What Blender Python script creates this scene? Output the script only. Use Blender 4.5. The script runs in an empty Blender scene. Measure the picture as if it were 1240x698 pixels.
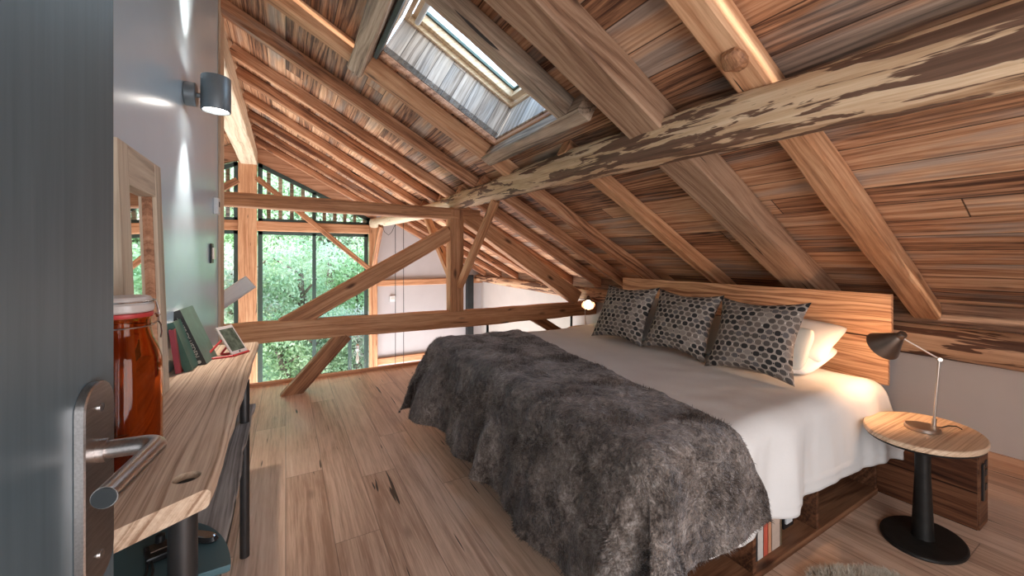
import bpy, bmesh, math, random
from mathutils import Vector, Matrix, noise
random.seed(7)
C = bpy.context.scene.collection
PI = math.pi
V = Vector

# ------------------------------------------------------------------ mesh collector
class MB:
    def __init__(s): s.v=[]; s.f=[]; s.uv=None; s.smooth=False
    def add(s, vs, fs, M=None):
        o=len(s.v)
        for p in vs:
            p=V(p); s.v.append(M@p if M else p)
        for f in fs: s.f.append(tuple(i+o for i in f))
        return s
    def box(s, a, b, M=None, ch=0.0):
        x0,y0,z0=a; x1,y1,z1=b
        if ch<=0:
            vs=[(x0,y0,z0),(x1,y0,z0),(x1,y1,z0),(x0,y1,z0),(x0,y0,z1),(x1,y0,z1),(x1,y1,z1),(x0,y1,z1)]
            return s.add(vs,[(0,3,2,1),(4,5,6,7),(0,1,5,4),(1,2,6,5),(2,3,7,6),(3,0,4,7)],M)
        bm=bmesh.new(); bmesh.ops.create_cube(bm,size=1)
        for v in bm.verts: v.co=V(((x0+x1)/2+v.co.x*(x1-x0),(y0+y1)/2+v.co.y*(y1-y0),(z0+z1)/2+v.co.z*(z1-z0)))
        bmesh.ops.bevel(bm,geom=list(bm.edges),offset=ch,segments=2,profile=.6,affect='EDGES')
        bm.verts.index_update()
        s.add([v.co.copy() for v in bm.verts],[[v.index for v in f.verts] for f in bm.faces],M); bm.free(); return s
    def rings(s, rings, closed=True, cap=True, M=None):
        n=len(rings[0]); o=len(s.v)
        vs=[p for r in rings for p in r]; fs=[]
        for i in range(len(rings)-1):
            for j in range(n if closed else n-1):
                k=(j+1)%n
                fs.append((i*n+j,i*n+k,(i+1)*n+k,(i+1)*n+j))
        if cap:
            fs.append(tuple(range(n-1,-1,-1))); fs.append(tuple((len(rings)-1)*n+j for j in range(n)))
        return s.add(vs,fs,M)
    def tube(s, pts, rad, n=12, cap=True, M=None):
        pts=[V(p) for p in pts]; R=[]
        if not isinstance(rad,(list,tuple)): rad=[rad]*len(pts)
        t0=(pts[1]-pts[0]).normalized(); up=V((0,0,1)) if abs(t0.z)<.9 else V((1,0,0))
        a=t0.cross(up).normalized()
        for i,p in enumerate(pts):
            if i==0: t=pts[1]-p
            elif i==len(pts)-1: t=p-pts[i-1]
            else: t=(pts[i+1]-p).normalized()+(p-pts[i-1]).normalized()
            t.normalize(); a=(a-t*a.dot(t)).normalized(); b=t.cross(a)
            R.append([p+(a*math.cos(2*PI*k/n)+b*math.sin(2*PI*k/n))*rad[i] for k in range(n)])
        return s.rings(R,True,cap,M)
    def lathe(s, prof, n=48, M=None, cap=True, sx=1, sy=1):
        R=[[V((r*math.cos(2*PI*k/n)*sx,r*math.sin(2*PI*k/n)*sy,z)) for k in range(n)] for r,z in prof]
        return s.rings(R,True,cap,M)
    def prism(s, poly, y0, y1, M=None):      # poly in XZ extruded along Y
        n=len(poly)
        vs=[(x,y0,z) for x,z in poly]+[(x,y1,z) for x,z in poly]
        fs=[tuple(range(n)),tuple(range(2*n-1,n-1,-1))]+[(i,i+n,(i+1)%n+n,(i+1)%n) for i in range(n)]
        return s.add(vs,fs,M)
    def build(s, name, mat, parent=None, M=None, smooth=False):
        me=bpy.data.meshes.new(name); me.from_pydata([tuple(p) for p in s.v],[],s.f)
        bm=bmesh.new(); bm.from_mesh(me); bmesh.ops.recalc_face_normals(bm,faces=bm.faces); bm.to_mesh(me); bm.free()
        if smooth:
            me.polygons.foreach_set('use_smooth',[True]*len(me.polygons))
            if smooth!='all':
                try: me.set_sharp_from_angle(angle=math.radians(26))
                except Exception: pass
        me.materials.append(mat)
        o=bpy.data.objects.new(name,me); C.objects.link(o)
        if M is not None: o.matrix_world=M
        if parent is not None:
            pm=world_of(parent); lm=M if M is not None else Matrix.Identity(4)
            o.parent=parent; o.matrix_parent_inverse=Matrix.Identity(4)
            o.matrix_basis=pm.inverted()@lm
            W[o.name]=lm
        else: W[o.name]=M if M is not None else Matrix.Identity(4)
        return o
W={}
def world_of(o): return W.get(o.name, Matrix.Identity(4))
def tag(o,label=None,cat=None,group=None,kind=None):
    if label: o['label']=label
    if cat: o['category']=cat
    if group: o['group']=group
    if kind: o['kind']=kind
    return o
def empty(name, loc, label, cat, group=None, rz=0, kind=None):
    o=bpy.data.objects.new(name,None); C.objects.link(o); o.empty_display_size=.1
    M=Matrix.Translation(V(loc))@Matrix.Rotation(rz,4,'Z'); o.matrix_world=M; W[o.name]=M
    return tag(o,label,cat,group,kind)
def frame(o,x,y,z):       # matrix with given axes
    M=Matrix.Identity(4)
    for i,a in enumerate((x,y,z)):
        a=V(a).normalized()
        for r in range(3): M[r][i]=a[r]
    for r in range(3): M[r][3]=o[r]
    return M
def along(p0,p1,up=(0,0,1)):
    p0=V(p0);p1=V(p1);x=(p1-p0).normalized();u=V(up);y=u.cross(x).normalized();z=x.cross(y)
    return frame(p0,x,y,z),(p1-p0).length

# ------------------------------------------------------------------ materials
class NT:
    def __init__(s,name):
        s.mat=bpy.data.materials.new(name); s.mat.use_nodes=True; s.nt=s.mat.node_tree
        s.bs=s.nt.nodes['Principled BSDF']; s.out=s.nt.nodes['Material Output']
    def n(s,t,**k):
        nd=s.nt.nodes.new(t)
        for a,b in k.items(): setattr(nd,a,b)
        return nd
    def ln(s,a,b): s.nt.links.new(a,b)
    def inp(s,sock,val):
        if isinstance(val,bpy.types.NodeSocket): s.ln(val,sock)
        elif val is not None:
            if sock.type=='RGBA' and len(val)==3: val=(*val,1)
            sock.default_value=val
    def m(s,op,a,b=None,c=None,clamp=False):
        nd=s.n('ShaderNodeMath',operation=op,use_clamp=clamp)
        s.inp(nd.inputs[0],a); s.inp(nd.inputs[1],b) if b is not None else None
        if c is not None: s.inp(nd.inputs[2],c)
        return nd.outputs[0]
    def vm(s,op,a,b=None,sc=None):
        nd=s.n('ShaderNodeVectorMath',operation=op)
        s.inp(nd.inputs[0],a)
        if b is not None: s.inp(nd.inputs[1],b)
        if sc is not None: s.inp(nd.inputs['Scale'],sc)
        return nd.outputs[0]
    def sep(s,v):
        nd=s.n('ShaderNodeSeparateXYZ'); s.ln(v,nd.inputs[0]); return nd.outputs
    def comb(s,x,y,z):
        nd=s.n('ShaderNodeCombineXYZ')
        for i,a in enumerate((x,y,z)): s.inp(nd.inputs[i],a)
        return nd.outputs[0]
    def noise(s,v,scale=1,detail=3,rough=.55,dist=0):
        nd=s.n('ShaderNodeTexNoise'); s.ln(v,nd.inputs['Vector'])
        nd.inputs['Scale'].default_value=scale; nd.inputs['Detail'].default_value=detail
        nd.inputs['Roughness'].default_value=rough; nd.inputs['Distortion'].default_value=dist
        return nd.outputs[0]
    def white(s,v):
        nd=s.n('ShaderNodeTexWhiteNoise',noise_dimensions='3D'); s.ln(v,nd.inputs['Vector']); return nd
    def voro(s,v,scale,rnd=1,feature='F1'):
        nd=s.n('ShaderNodeTexVoronoi',feature=feature); s.ln(v,nd.inputs['Vector'])
        nd.inputs['Scale'].default_value=scale; nd.inputs['Randomness'].default_value=rnd; return nd
    def ramp(s,f,stops,interp='LINEAR'):
        nd=s.n('ShaderNodeValToRGB'); s.ln(f,nd.inputs[0]); cr=nd.color_ramp; cr.interpolation=interp
        while len(cr.elements)>1: cr.elements.remove(cr.elements[0])
        for i,(p,c) in enumerate(stops):
            e=cr.elements[0] if i==0 else cr.elements.new(p)
            e.position=p; e.color=(*c,1) if len(c)==3 else c
        return nd.outputs[0]
    def mr(s,f,a,b,c=0,d=1):
        nd=s.n('ShaderNodeMapRange'); s.inp(nd.inputs[0],f)
        for i,x in enumerate((a,b,c,d)): nd.inputs[i+1].default_value=x
        return nd.outputs[0]
    def mix(s,f,a,b,bl='MIX'):
        nd=s.n('ShaderNodeMix',data_type='RGBA',blend_type=bl)
        s.inp(nd.inputs[0],f); s.inp(nd.inputs[6],a); s.inp(nd.inputs[7],b); return nd.outputs[2]
    def coord(s,which='Object'):
        return s.n('ShaderNodeTexCoord').outputs[which]
    def bump(s,h,st=.3,d=.005):
        nd=s.n('ShaderNodeBump'); s.ln(h,nd.inputs['Height'])
        nd.inputs['Strength'].default_value=st; nd.inputs['Distance'].default_value=d
        s.ln(nd.outputs[0],s.bs.inputs['Normal'])
    def fin(s,col=None,rough=.5,metal=0,spec=None):
        if col is not None: s.inp(s.bs.inputs['Base Color'],col)
        s.inp(s.bs.inputs['Roughness'],rough); s.bs.inputs['Metallic'].default_value=metal
        if spec is not None: s.bs.inputs['Specular IOR Level'].default_value=spec
        return s.mat

def flat(name,col,rough=.5,metal=0,var=.06,sc=8,bump=0,spec=None):
    N=NT(name); c=N.coord(); f=N.noise(c,sc,3)
    lo=tuple(x*(1-var) for x in col); hi=tuple(min(1,x*(1+var)) for x in col)
    cc=N.ramp(f,[(.3,lo),(.7,hi)])
    if bump: N.bump(N.noise(c,sc*12,3),bump,.002)
    return N.fin(cc,rough,metal,spec)
def emit(name,col,st):
    N=NT(name); N.inp(N.bs.inputs['Emission Color'],(*col,1)); N.bs.inputs['Emission Strength'].default_value=st
    return N.fin((.8,.8,.8),.5)

def wood(name,dark,mid,light,plank=None,plen=2.2,grey=0,greycol=(.30,.25,.22),ring=22,warp=1.6,rough=.62,
         vary=.35,seam=.5,cracks=0,patch=None,knots=.8,bump=.35,spec=.3,fib=55,seamw=.003,objvar=.25,rgw=.24):
    N=NT(name); c=N.coord()
    oi=N.n('ShaderNodeObjectInfo').outputs['Random']
    off=N.comb(N.m('MULTIPLY',oi,37.),N.m('MULTIPLY',oi,11.),N.m('MULTIPLY',oi,5.))
    x,y,z=N.sep(c)[0],N.sep(c)[1],N.sep(c)[2]
    pr=None; seamf=None
    if plank:
        q=N.m('DIVIDE',y,plank); idx=N.m('FLOOR',q); fr=N.m('FRACT',q)
        w1=N.white(N.comb(idx,3.3,1.7)).outputs['Value']
        lx=N.m('ADD',N.m('DIVIDE',x,plen),N.m('MULTIPLY',w1,5.)); idy=N.m('FLOOR',lx); frx=N.m('FRACT',lx)
        wn=N.white(N.comb(idx,idy,.5)); pr=wn.outputs['Value']; pc=wn.outputs['Color']
        off=N.vm('ADD',off,N.vm('SCALE',pc,None,23.))
        e=N.m('MULTIPLY',N.m('MINIMUM',fr,N.m('SUBTRACT',1.,fr)),plank)
        ex=N.m('MULTIPLY',N.m('MINIMUM',frx,N.m('SUBTRACT',1.,frx)),plen)
        seamf=N.mr(N.m('MINIMUM',e,ex),seamw*.35,seamw,1,0)
    p=N.vm('ADD',c,off)
    px,py,pz=N.sep(p)[0],N.sep(p)[1],N.sep(p)[2]
    lowv=N.comb(N.m('MULTIPLY',px,.55),N.m('MULTIPLY',py,3.2),N.m('MULTIPLY',pz,3.2))
    n1=N.noise(lowv,1,2.5,.5)
    cross=N.m('ADD',py,N.m('MULTIPLY',pz,.8))
    ph=N.m('ADD',N.m('MULTIPLY',cross,ring),N.m('MULTIPLY',n1,warp*6))
    rg=N.noise(N.comb(N.m('MULTIPLY',px,.35),N.m('MULTIPLY',ph,1.7),N.m('MULTIPLY',oi,9.)),1,2.5,.6)
    rg=N.mr(rg,.35,.62,0,1)
    fv=N.comb(N.m('MULTIPLY',px,2.2),N.m('MULTIPLY',py,fib),N.m('MULTIPLY',pz,fib))
    fb=N.noise(fv,1,3,.6)
    pv=N.comb(N.m('MULTIPLY',px,1.1),N.m('MULTIPLY',py,6),N.m('MULTIPLY',pz,6))
    pt=N.noise(pv,1,4,.6,.6)
    fh=N.noise(N.comb(N.m('MULTIPLY',px,7),N.m('MULTIPLY',py,fib*2.6),N.m('MULTIPLY',pz,fib*2.6)),1,2,.6)
    f=N.m('ADD',N.m('ADD',N.m('MULTIPLY',rg,rgw),N.m('MULTIPLY',fb,.42)),N.m('ADD',N.m('MULTIPLY',pt,.42),N.m('MULTIPLY',fh,.28)))
    f=N.m('SUBTRACT',f,.16+rgw*.28)
    if pr is not None: f=N.m('ADD',f,N.m('MULTIPLY',N.m('SUBTRACT',pr,.5),vary))
    else: f=N.m('ADD',f,N.m('MULTIPLY',N.m('SUBTRACT',oi,.5),objvar))
    col=N.ramp(f,[(.24,dark),(.47,mid),(.74,light)])
    if grey>0:
        g=N.noise(N.comb(N.m('MULTIPLY',px,.8),N.m('MULTIPLY',py,5),N.m('MULTIPLY',pz,5)),1,3,.6,.3)
        g=N.mr(g,.62-grey*.3,.75-grey*.3,0,.85)
        gc=N.ramp(f,[(.15,tuple(v*.35 for v in greycol)),(.5,greycol),(.85,tuple(min(1,v*1.6) for v in greycol))])
        col=N.mix(g,col,gc)
    if patch:
        (pcol,thr,sx,sy)=patch
        q=N.noise(N.comb(N.m('MULTIPLY',px,sx),N.m('MULTIPLY',py,sy*.6),N.m('MULTIPLY',pz,sy*.6)),1,4,.62,.5)
        qm=N.mr(q,thr,thr+.025,0,1)
        pcc=N.ramp(fb,[(.2,tuple(v*.5 for v in pcol)),(.8,tuple(v*1.5 for v in pcol))])
        col=N.mix(qm,col,pcc)
    if knots:
        vd=N.voro(N.comb(N.m('MULTIPLY',px,1.3),N.m('MULTIPLY',py,3.6),N.m('MULTIPLY',pz,3.6)),1)
        km=N.mr(vd.outputs['Distance'],.04,.11,knots,0)
        col=N.mix(km,col,tuple(v*.45 for v in dark))
    h=N.m('ADD',N.m('MULTIPLY',fb,.6),N.m('MULTIPLY',pt,.6))
    if cracks:
        cv=N.noise(N.comb(N.m('MULTIPLY',px,1.5),N.m('MULTIPLY',py,24),N.m('MULTIPLY',pz,24)),1,2,.5,.25)
        cm=N.mr(cv,.745-cracks*.04,.765-cracks*.04,0,1)
        col=N.mix(cm,col,(.025,.017,.012)); h=N.m('SUBTRACT',h,N.m('MULTIPLY',cm,1.5))
    if seamf is not None:
        col=N.mix(N.m('MULTIPLY',seamf,seam),col,tuple(v*.25 for v in dark)); h=N.m('SUBTRACT',h,seamf)
    N.bump(h,bump,.006)
    return N.fin(col,rough,0,spec)

RUST=((.13,.052,.026),(.46,.21,.105),(.74,.44,.26))
m_rafter=wood('rafter_oak',*RUST,grey=.05,ring=20,warp=.7,cracks=.5)
m_truss=wood('truss_oak',(.20,.083,.040),(.53,.255,.125),(.77,.46,.265),ring=20,warp=.6,cracks=.5,knots=.9,rgw=.18)
m_brown=wood('brown_beam',(.08,.038,.022),(.27,.145,.085),(.48,.30,.19),ring=18,warp=.7,cracks=.8,knots=.8)
m_greybeam=wood('weathered_beam',(.16,.10,.065),(.46,.325,.23),(.70,.56,.42),grey=.45,greycol=(.30,.235,.18),ring=18,warp=.8,cracks=1)
m_deck=wood('roof_boards',(.085,.036,.021),(.45,.215,.110),(.74,.47,.285),plank=.185,plen=3.6,grey=.32,greycol=(.34,.265,.215),ring=26,warp=1.0,vary=.30,seam=.85,seamw=.005,knots=.9)
m_log=wood('barked_log',(.34,.19,.10),(.58,.38,.225),(.78,.58,.39),ring=14,warp=.6,patch=((.15,.08,.05),.495,2.0,27),cracks=.5,knots=.6,objvar=.05)
m_palelog=wood('pale_log',(.44,.31,.20),(.72,.57,.41),(.86,.74,.57),ring=14,warp=.5,cracks=.4,knots=.5,objvar=.05)
m_plate=wood('plate_log',(.22,.10,.05),(.54,.31,.18),(.74,.48,.30),ring=14,warp=.7,patch=((.13,.06,.035),.51,1.4,24),cracks=.4)
m_floor=wood('oak_floor',(.38,.22,.145),(.68,.465,.335),(.84,.65,.52),plank=.225,plen=2.3,ring=16,warp=.7,vary=.16,seam=.6,seamw=.003,cracks=.95,knots=.5,rough=.34,spec=.5,bump=.10,fib=70,rgw=.12)
m_head=wood('headboard_boards',(.24,.095,.045),(.58,.30,.155),(.80,.50,.29),plank=.32,plen=90,ring=30,warp=1.9,vary=.05,seam=.9,seamw=.007,knots=.6,patch=((.25,.13,.085),.66,1.0,6),rgw=.34)
m_darkbox=wood('stained_boards',(.022,.008,.005),(.11,.040,.019),(.24,.105,.052),plank=.205,plen=90,ring=24,warp=1.0,vary=.2,seam=.9,seamw=.005,rough=.42)
m_base=wood('bed_base_wood',(.04,.016,.008),(.16,.066,.032),(.30,.145,.075),ring=20,warp=.8,rough=.5)
m_console=wood('console_plank',(.36,.215,.135),(.66,.47,.33),(.85,.68,.51),ring=62,warp=1.5,rough=.5,objvar=0,knots=.5,bump=.45,rgw=.36)
m_shelf=wood('grey_shelf_plank',(.13,.115,.105),(.36,.33,.30),(.58,.54,.50),ring=40,warp=1,objvar=0,rgw=.3)
m_frame=wood('pale_frame_wood',(.38,.28,.20),(.63,.51,.38),(.78,.67,.53),ring=18,warp=.8,objvar=0,knots=.5)
m_redwood=wood('reddish_trim',(.20,.085,.045),(.50,.25,.14),(.68,.40,.25),ring=18,warp=.6)
m_well=wood('skylight_lining',(.24,.18,.14),(.56,.46,.38),(.80,.71,.62),plank=.125,plen=90,grey=.3,greycol=(.50,.45,.41),ring=20,warp=1.0,vary=.3,seam=.8,seamw=.004)
m_pine=wood('pine_frame',(.56,.38,.22),(.78,.58,.38),(.88,.72,.53),ring=30,warp=.3,knots=0,bump=.1,rough=.4)
m_table=wood('table_top_wood',(.38,.24,.15),(.64,.45,.30),(.78,.60,.43),ring=60,warp=1.2,objvar=0,knots=.2,rough=.45,rgw=.32)
m_whiteplank=wood('whitewashed_plank',(.62,.63,.64),(.82,.82,.81),(.92,.91,.89),ring=20,warp=1,objvar=0)
m_paletrim=wood('pale_trim',(.40,.26,.17),(.68,.50,.35),(.80,.64,.48),ring=20,warp=.5,objvar=0)

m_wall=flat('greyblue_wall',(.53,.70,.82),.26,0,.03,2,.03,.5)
m_white=flat('white_plaster',(.52,.49,.49),.75,0,.03,3,.1)
m_right=flat('taupe_plaster',(.60,.54,.50),.8,0,.03,3,.1)
m_dark=flat('dark_steel',(.030,.034,.036),.45,.6,.2)
m_blackcast=flat('cast_iron_black',(.022,.020,.018),.5,.5,.25,20,.15)
m_leg=flat('console_leg_steel',(.075,.072,.072),.38,.7,.15)
m_winframe=flat('window_frame_grey',(.05,.085,.075),.4,.2,.1)
m_nickel=flat('brushed_nickel',(.50,.42,.36),.32,.95,.08)
m_lampshade=flat('bronze_lamp_metal',(.20,.15,.12),.35,.85,.1)
m_wlamp=flat('grey_lamp_metal',(.20,.23,.25),.4,.35,.05)
m_sheet=flat('white_linen',(.70,.675,.65),.85,0,.02,6,.25)
m_pillow=flat('white_cotton',(.76,.73,.70),.85,0,.02,6,.2)
m_pgrey=flat('beige_grey_cotton',(.62,.60,.53),.85,0,.03,6,.2)
m_black=flat('black_plastic',(.015,.015,.016),.35,0,.2)
m_whitepl=flat('white_plastic',(.75,.76,.76),.4,0,.03)
m_teal=flat('teal_painted_metal',(.10,.19,.215),.28,.2,.12,3)
m_red=flat('red_rubber',(.55,.05,.05),.4,0,.1)
m_cream=flat('cream_enamel',(.66,.58,.54),.3,0,.04)
m_steelwire=flat('steel_wire',(.62,.62,.62),.22,1,.05)
m_page=flat('book_pages',(.68,.62,.54),.8,0,.08,40)
m_bulb=emit('lamp_glow',(1,.80,.60),26)
m_bulbw=emit('wall_lamp_glow',(1,.90,.80),14)

N=NT('door_laminate'); c=N.coord(); xx=N.sep(c)
f=N.noise(N.comb(N.m('MULTIPLY',xx[0],90),N.m('MULTIPLY',xx[1],90),N.m('MULTIPLY',xx[2],3)),1,3)
m_door=N.fin(N.ramp(f,[(.3,(.080,.112,.130)),(.7,(.108,.146,.166))]),.36,.25)
N=NT('brushed_steel'); c=N.coord(); xx=N.sep(c)
f=N.noise(N.comb(N.m('MULTIPLY',xx[0],40),N.m('MULTIPLY',xx[1],400),N.m('MULTIPLY',xx[2],400)),1,2)
m_steel=N.fin(N.ramp(f,[(.3,(.40,.36,.34)),(.7,(.52,.48,.46))]),.3,1)

N=NT('amber_glass'); N.bs.inputs['Transmission Weight'].default_value=1; N.bs.inputs['IOR'].default_value=1.3
m_amber=N.fin((.74,.32,.12),.03)
N=NT('clear_glass')
g=N.n('ShaderNodeBsdfGlossy'); g.inputs['Roughness'].default_value=.02
t=N.n('ShaderNodeBsdfTransparent'); t.inputs[0].default_value=(.975,.99,.98,1)
fr=N.n('ShaderNodeFresnel'); mx=N.n('ShaderNodeMixShader'); bf=N.n('ShaderNodeNewGeometry').outputs['Backfacing']; N.ln(N.m('MULTIPLY',N.m('MULTIPLY',fr.outputs[0],N.m('SUBTRACT',1.,bf)),.5),mx.inputs[0]); N.ln(t.outputs[0],mx.inputs[1]); N.ln(g.outputs[0],mx.inputs[2]); N.ln(mx.outputs[0],N.out.inputs[0])
m_glass=N.mat
N=NT('mirror_glass'); m_mirror=N.fin((.85,.85,.85),.02,1)

# fur
N=NT('grey_faux_fur'); c=N.coord()
n1=N.noise(c,3.2,4,.65,.6); n2=N.noise(c,26,4,.7,.9); n3=N.noise(c,110,2,.6)
f=N.m('ADD',N.m('ADD',N.m('MULTIPLY',n1,.45),N.m('MULTIPLY',n2,.5)),N.m('MULTIPLY',n3,.25))
col=N.ramp(f,[(.42,(.013,.009,.007)),(.54,(.068,.050,.040)),(.65,(.20,.160,.135)),(.8,(.50,.44,.40))])
N.bs.inputs['Sheen Weight'].default_value=.5; N.bs.inputs['Sheen Roughness'].default_value=.45
N.bs.inputs['Sheen Tint'].default_value=(.85,.85,.9,1)
N.bump(N.m('ADD',n2,N.m('MULTIPLY',n3,.5)),.9,.012)
m_fur=N.fin(col,.8,0,.15)
N=NT('cream_sheepskin'); c=N.coord(); m_rugfur=N.fin(N.ramp(N.noise(c,30,3),[(.3,(.42,.36,.28)),(.7,(.72,.66,.56))]),.9,0,.1)

# cushion pattern: staggered ovals
def cushion_mat(name,seed):
    N=NT(name); uv=N.coord('UV'); s=N.sep(uv)
    R=14.; Cc=11.
    v=N.m('MULTIPLY',s[1],R); row=N.m('FLOOR',v); fv=N.m('SUBTRACT',N.m('FRACT',v),.5)
    off=N.m('MULTIPLY',N.m('MODULO',row,2.),.5)
    u=N.m('ADD',N.m('MULTIPLY',s[0],Cc),off); cl=N.m('FLOOR',u); fu=N.m('SUBTRACT',N.m('FRACT',u),.5)
    d=N.m('SQRT',N.m('ADD',N.m('POWER',N.m('ABSOLUTE',N.m('MULTIPLY',fu,2.15)),2.3),N.m('POWER',N.m('ABSOLUTE',N.m('MULTIPLY',fv,1.85)),2.3)))
    inside=N.mr(d,.76,.84,1,0)
    w=N.white(N.comb(cl,row,float(seed))).outputs['Value']
    cc=N.ramp(w,[(0,(.030,.027,.026)),(.26,(.085,.070,.062)),(.5,(.16,.125,.105)),(.72,(.115,.10,.095)),(.88,(.25,.205,.175))],'CONSTANT')
    # small motifs between the ovals
    fu2=N.m('SUBTRACT',N.m('FRACT',N.m('ADD',u,.5)),.5)
    d2=N.m('SQRT',N.m('ADD',N.m('POWER',N.m('MULTIPLY',fu2,3.4),2),N.m('POWER',N.m('MULTIPLY',fv,1.6),2)))
    small=N.mr(d2,.22,.3,1,0)
    w2=N.white(N.comb(cl,row,float(seed)+5)).outputs['Value']
    base=N.mix(small,(.34,.28,.235),N.ramp(w2,[(0,(.03,.026,.025)),(.55,(.62,.55,.47))],'CONSTANT'))
    col=N.mix(inside,base,cc)
    wv=N.noise(N.vm('SCALE',uv,None,160.),1,2)
    col=N.mix(.25,col,N.ramp(wv,[(.3,(.1,.1,.1)),(.7,(.9,.9,.9))]),'OVERLAY')
    N.bump(N.m('ADD',inside,wv),.4,.004)
    return N.fin(col,.8,0,.2)

# ------------------------------------------------------------------ geometry of the roof
A0,SL=3.49,.546
cn=1/math.hypot(1,SL); sn=SL*cn
def RP(X,Y,t=0):     # point t metres below (into the room from) the boards of the right slope
    return V((X-t*sn,Y,A0-SL*X-t*cn))
RX=-.63; RZ=A0-SL*RX
def LP(X,Y,t=0):     # left slope, X < RX
    return V((X+t*sn,Y,RZ+SL*(X-RX)-t*cn))

fb0=lambda x,y,z=0: noise.noise(V((x,y,z)))
# hewn beam: swept chamfered rectangle
def beam_mb(L,w,h,rough=.006,ch=.012,seed=0,seg=.16):
    mb=MB(); n=max(2,int(L/seg)); R=[]
    def sec(x):
        pts=[(-w/2+ch,-h/2),(0,-h/2),(w/2-ch,-h/2),(w/2,-h/2+ch),(w/2,0),(w/2,h/2-ch),(w/2-ch,h/2),(0,h/2),(-w/2+ch,h/2),(-w/2,h/2-ch),(-w/2,0),(-w/2,-h/2+ch)]
        bow=noise.noise(V((x*.45,seed*3.1,0)))*rough*1.5; bow2=noise.noise(V((x*.45,seed*3.1,9)))*rough*1.2
        out=[]
        for i,(a,b) in enumerate(pts):
            k=noise.noise(V((x*2.2,a*9+seed,b*9)))*rough; k2=noise.noise(V((x*2.6,b*9+seed,a*9+4)))*rough
            out.append(V((x,a+bow+k*1.2,b+bow2+k2*1.2)))
        return out
    for i in range(n+1): R.append(sec(L*i/n))
    mb.rings(R); return mb
def beam(name,p0,p1,w,h,mat,label=None,cat='beam',group=None,up=(0,0,1),rough=.006,seed=None,parent=None,ch=.012,kind=None):
    M,L=along(p0,p1,up); seed=seed if seed is not None else random.random()*90
    o=beam_mb(L,w,h,rough,ch,seed).build(name,mat,parent,M,smooth=True)
    return tag(o,label,cat if label else None,group,kind)
def log(name,pts,rad,mat,label,cat='beam',group=None,lump=.012,n=28,flat_=1.0):
    p=[V(a) for a in pts]; L=sum((p[i+1]-p[i]).length for i in range(len(p)-1)); M,_=along(p[0],p[-1])
    Mi=M.inverted(); q=[Mi@a for a in p]; m=70; R=[]; sd=random.random()*50
    for i in range(m+1):
        x=q[-1].x*i/m; k=0
        while k<len(q)-2 and x>q[k+1].x: k+=1
        t=(x-q[k].x)/(q[k+1].x-q[k].x); t=max(0,min(1,t))
        yc=q[k].y*(1-t)+q[k+1].y*t; zc=q[k].z*(1-t)+q[k+1].z*t; r=rad[k]*(1-t)+rad[k+1]*t
        ring=[]
        for j in range(n):
            a=2*PI*j/n; d=V((math.cos(a),math.sin(a)))
            rr=r*(1+.0*x)+lump*noise.noise(V((x*1.3,d.x*1.2+sd,d.y*1.2)))+lump*.35*noise.noise(V((x*6,d.x*3+sd,d.y*3)))
            # faceted: hewn to four soft faces
            sq=1/max(abs(d.x),abs(d.y)); rr*= (1+.28*(min(sq,1.22)-1)) if flat_ else 1
            ring.append(V((x,yc+rr*d.x,zc+rr*d.y)))
        R.append(ring)
    o=MB().rings(R).build(name,mat,None,M,smooth=True)
    return tag(o,label,cat,group)

# ------------------------------------------------------------------ SETTING
GY=9.3     # far gable
FLY=5.42   # edge of the loft floor
XW=-.5     # left wall
XE=4.4     # eaves wall
def struct(mb,name,mat,M=None,parent=None,smooth=False):
    return tag(mb.build(name,mat,parent,M,smooth),kind='structure')
# loft floor: local x runs along world Y
MF=frame((0,0,0),(0,1,0),(-1,0,0),(0,0,1))
struct(MB().box((-1.6,-XE-.1,-.2),(FLY,1.6,0)),'floor',m_floor,MF)
tb=MB(); tb.box((-1.55,-.03,-.10),(XE-.02,.03,.035),None,.006)
struct(tb,'trim_1',m_redwood,Matrix.Translation((0,FLY+.032,0)))
# lower floor of the double-height space
struct(MB().box((FLY-1,-XE-.1,-2.75),(GY+.1,4.2,-2.6)),'floor.001',m_floor,MF)
# walls
def quadwall(poly,y0,y1,name,mat): return struct(MB().prism(poly,y0,y1),name,mat)
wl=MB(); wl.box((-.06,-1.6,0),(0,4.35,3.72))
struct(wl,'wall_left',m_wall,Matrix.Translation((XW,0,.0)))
tw=MB(); tw.box((0,.0005,.0),(3.70,.016,.24),None,.003)
tw.box((0,-.07,.181),(3.70,.0,.24),None,.003)
struct(tw,'trim_2',m_paletrim,frame((XW,4.17,0),(0,0,1),(1,0,0),(0,1,0)))
struct(MB().box((0,-1.6,-2.6),(.12,GY,1.08)),'wall_right',m_right,Matrix.Translation((XE,0,0)))
struct(MB().prism([(-.56,0),(XE,0),(XE,A0-SL*XE-.02),(-.56,A0+SL*.56-.02)],-1.6,-1.5),'wall_back',m_right)
# gable: white wall to the right of the glazing, mullion posts, wall under
zt=lambda X:A0-SL*X-.01
struct(MB().prism([(1.78,-2.6),(XE,-2.6),(XE,zt(XE)),(1.78,zt(1.78))],GY,GY+.1),'wall_far',m_white)
struct(MB().prism([(-4.2,-2.6),(1.78,-2.6),(1.78,-1.9),(-4.2,-1.9)],GY,GY+.1),'wall_far.001',m_white)
struct(MB().prism([(-4.2,-2.6),(-4.2,RZ-SL*3.57-.02),(-4.32,RZ-SL*3.57-.1),(-4.32,-2.6)],4.3,GY+.1),'wall_side',m_white)
struct(MB().box((-4.2,4.3,-2.6),(-.57,4.38,RZ-SL*2-.3)),'wall_side.001',m_white)
struct(MB().box((FLY-.9,-XE,-2.6),(FLY-.8,1.6,-.2)),'wall_under',m_white,MF)
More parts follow.
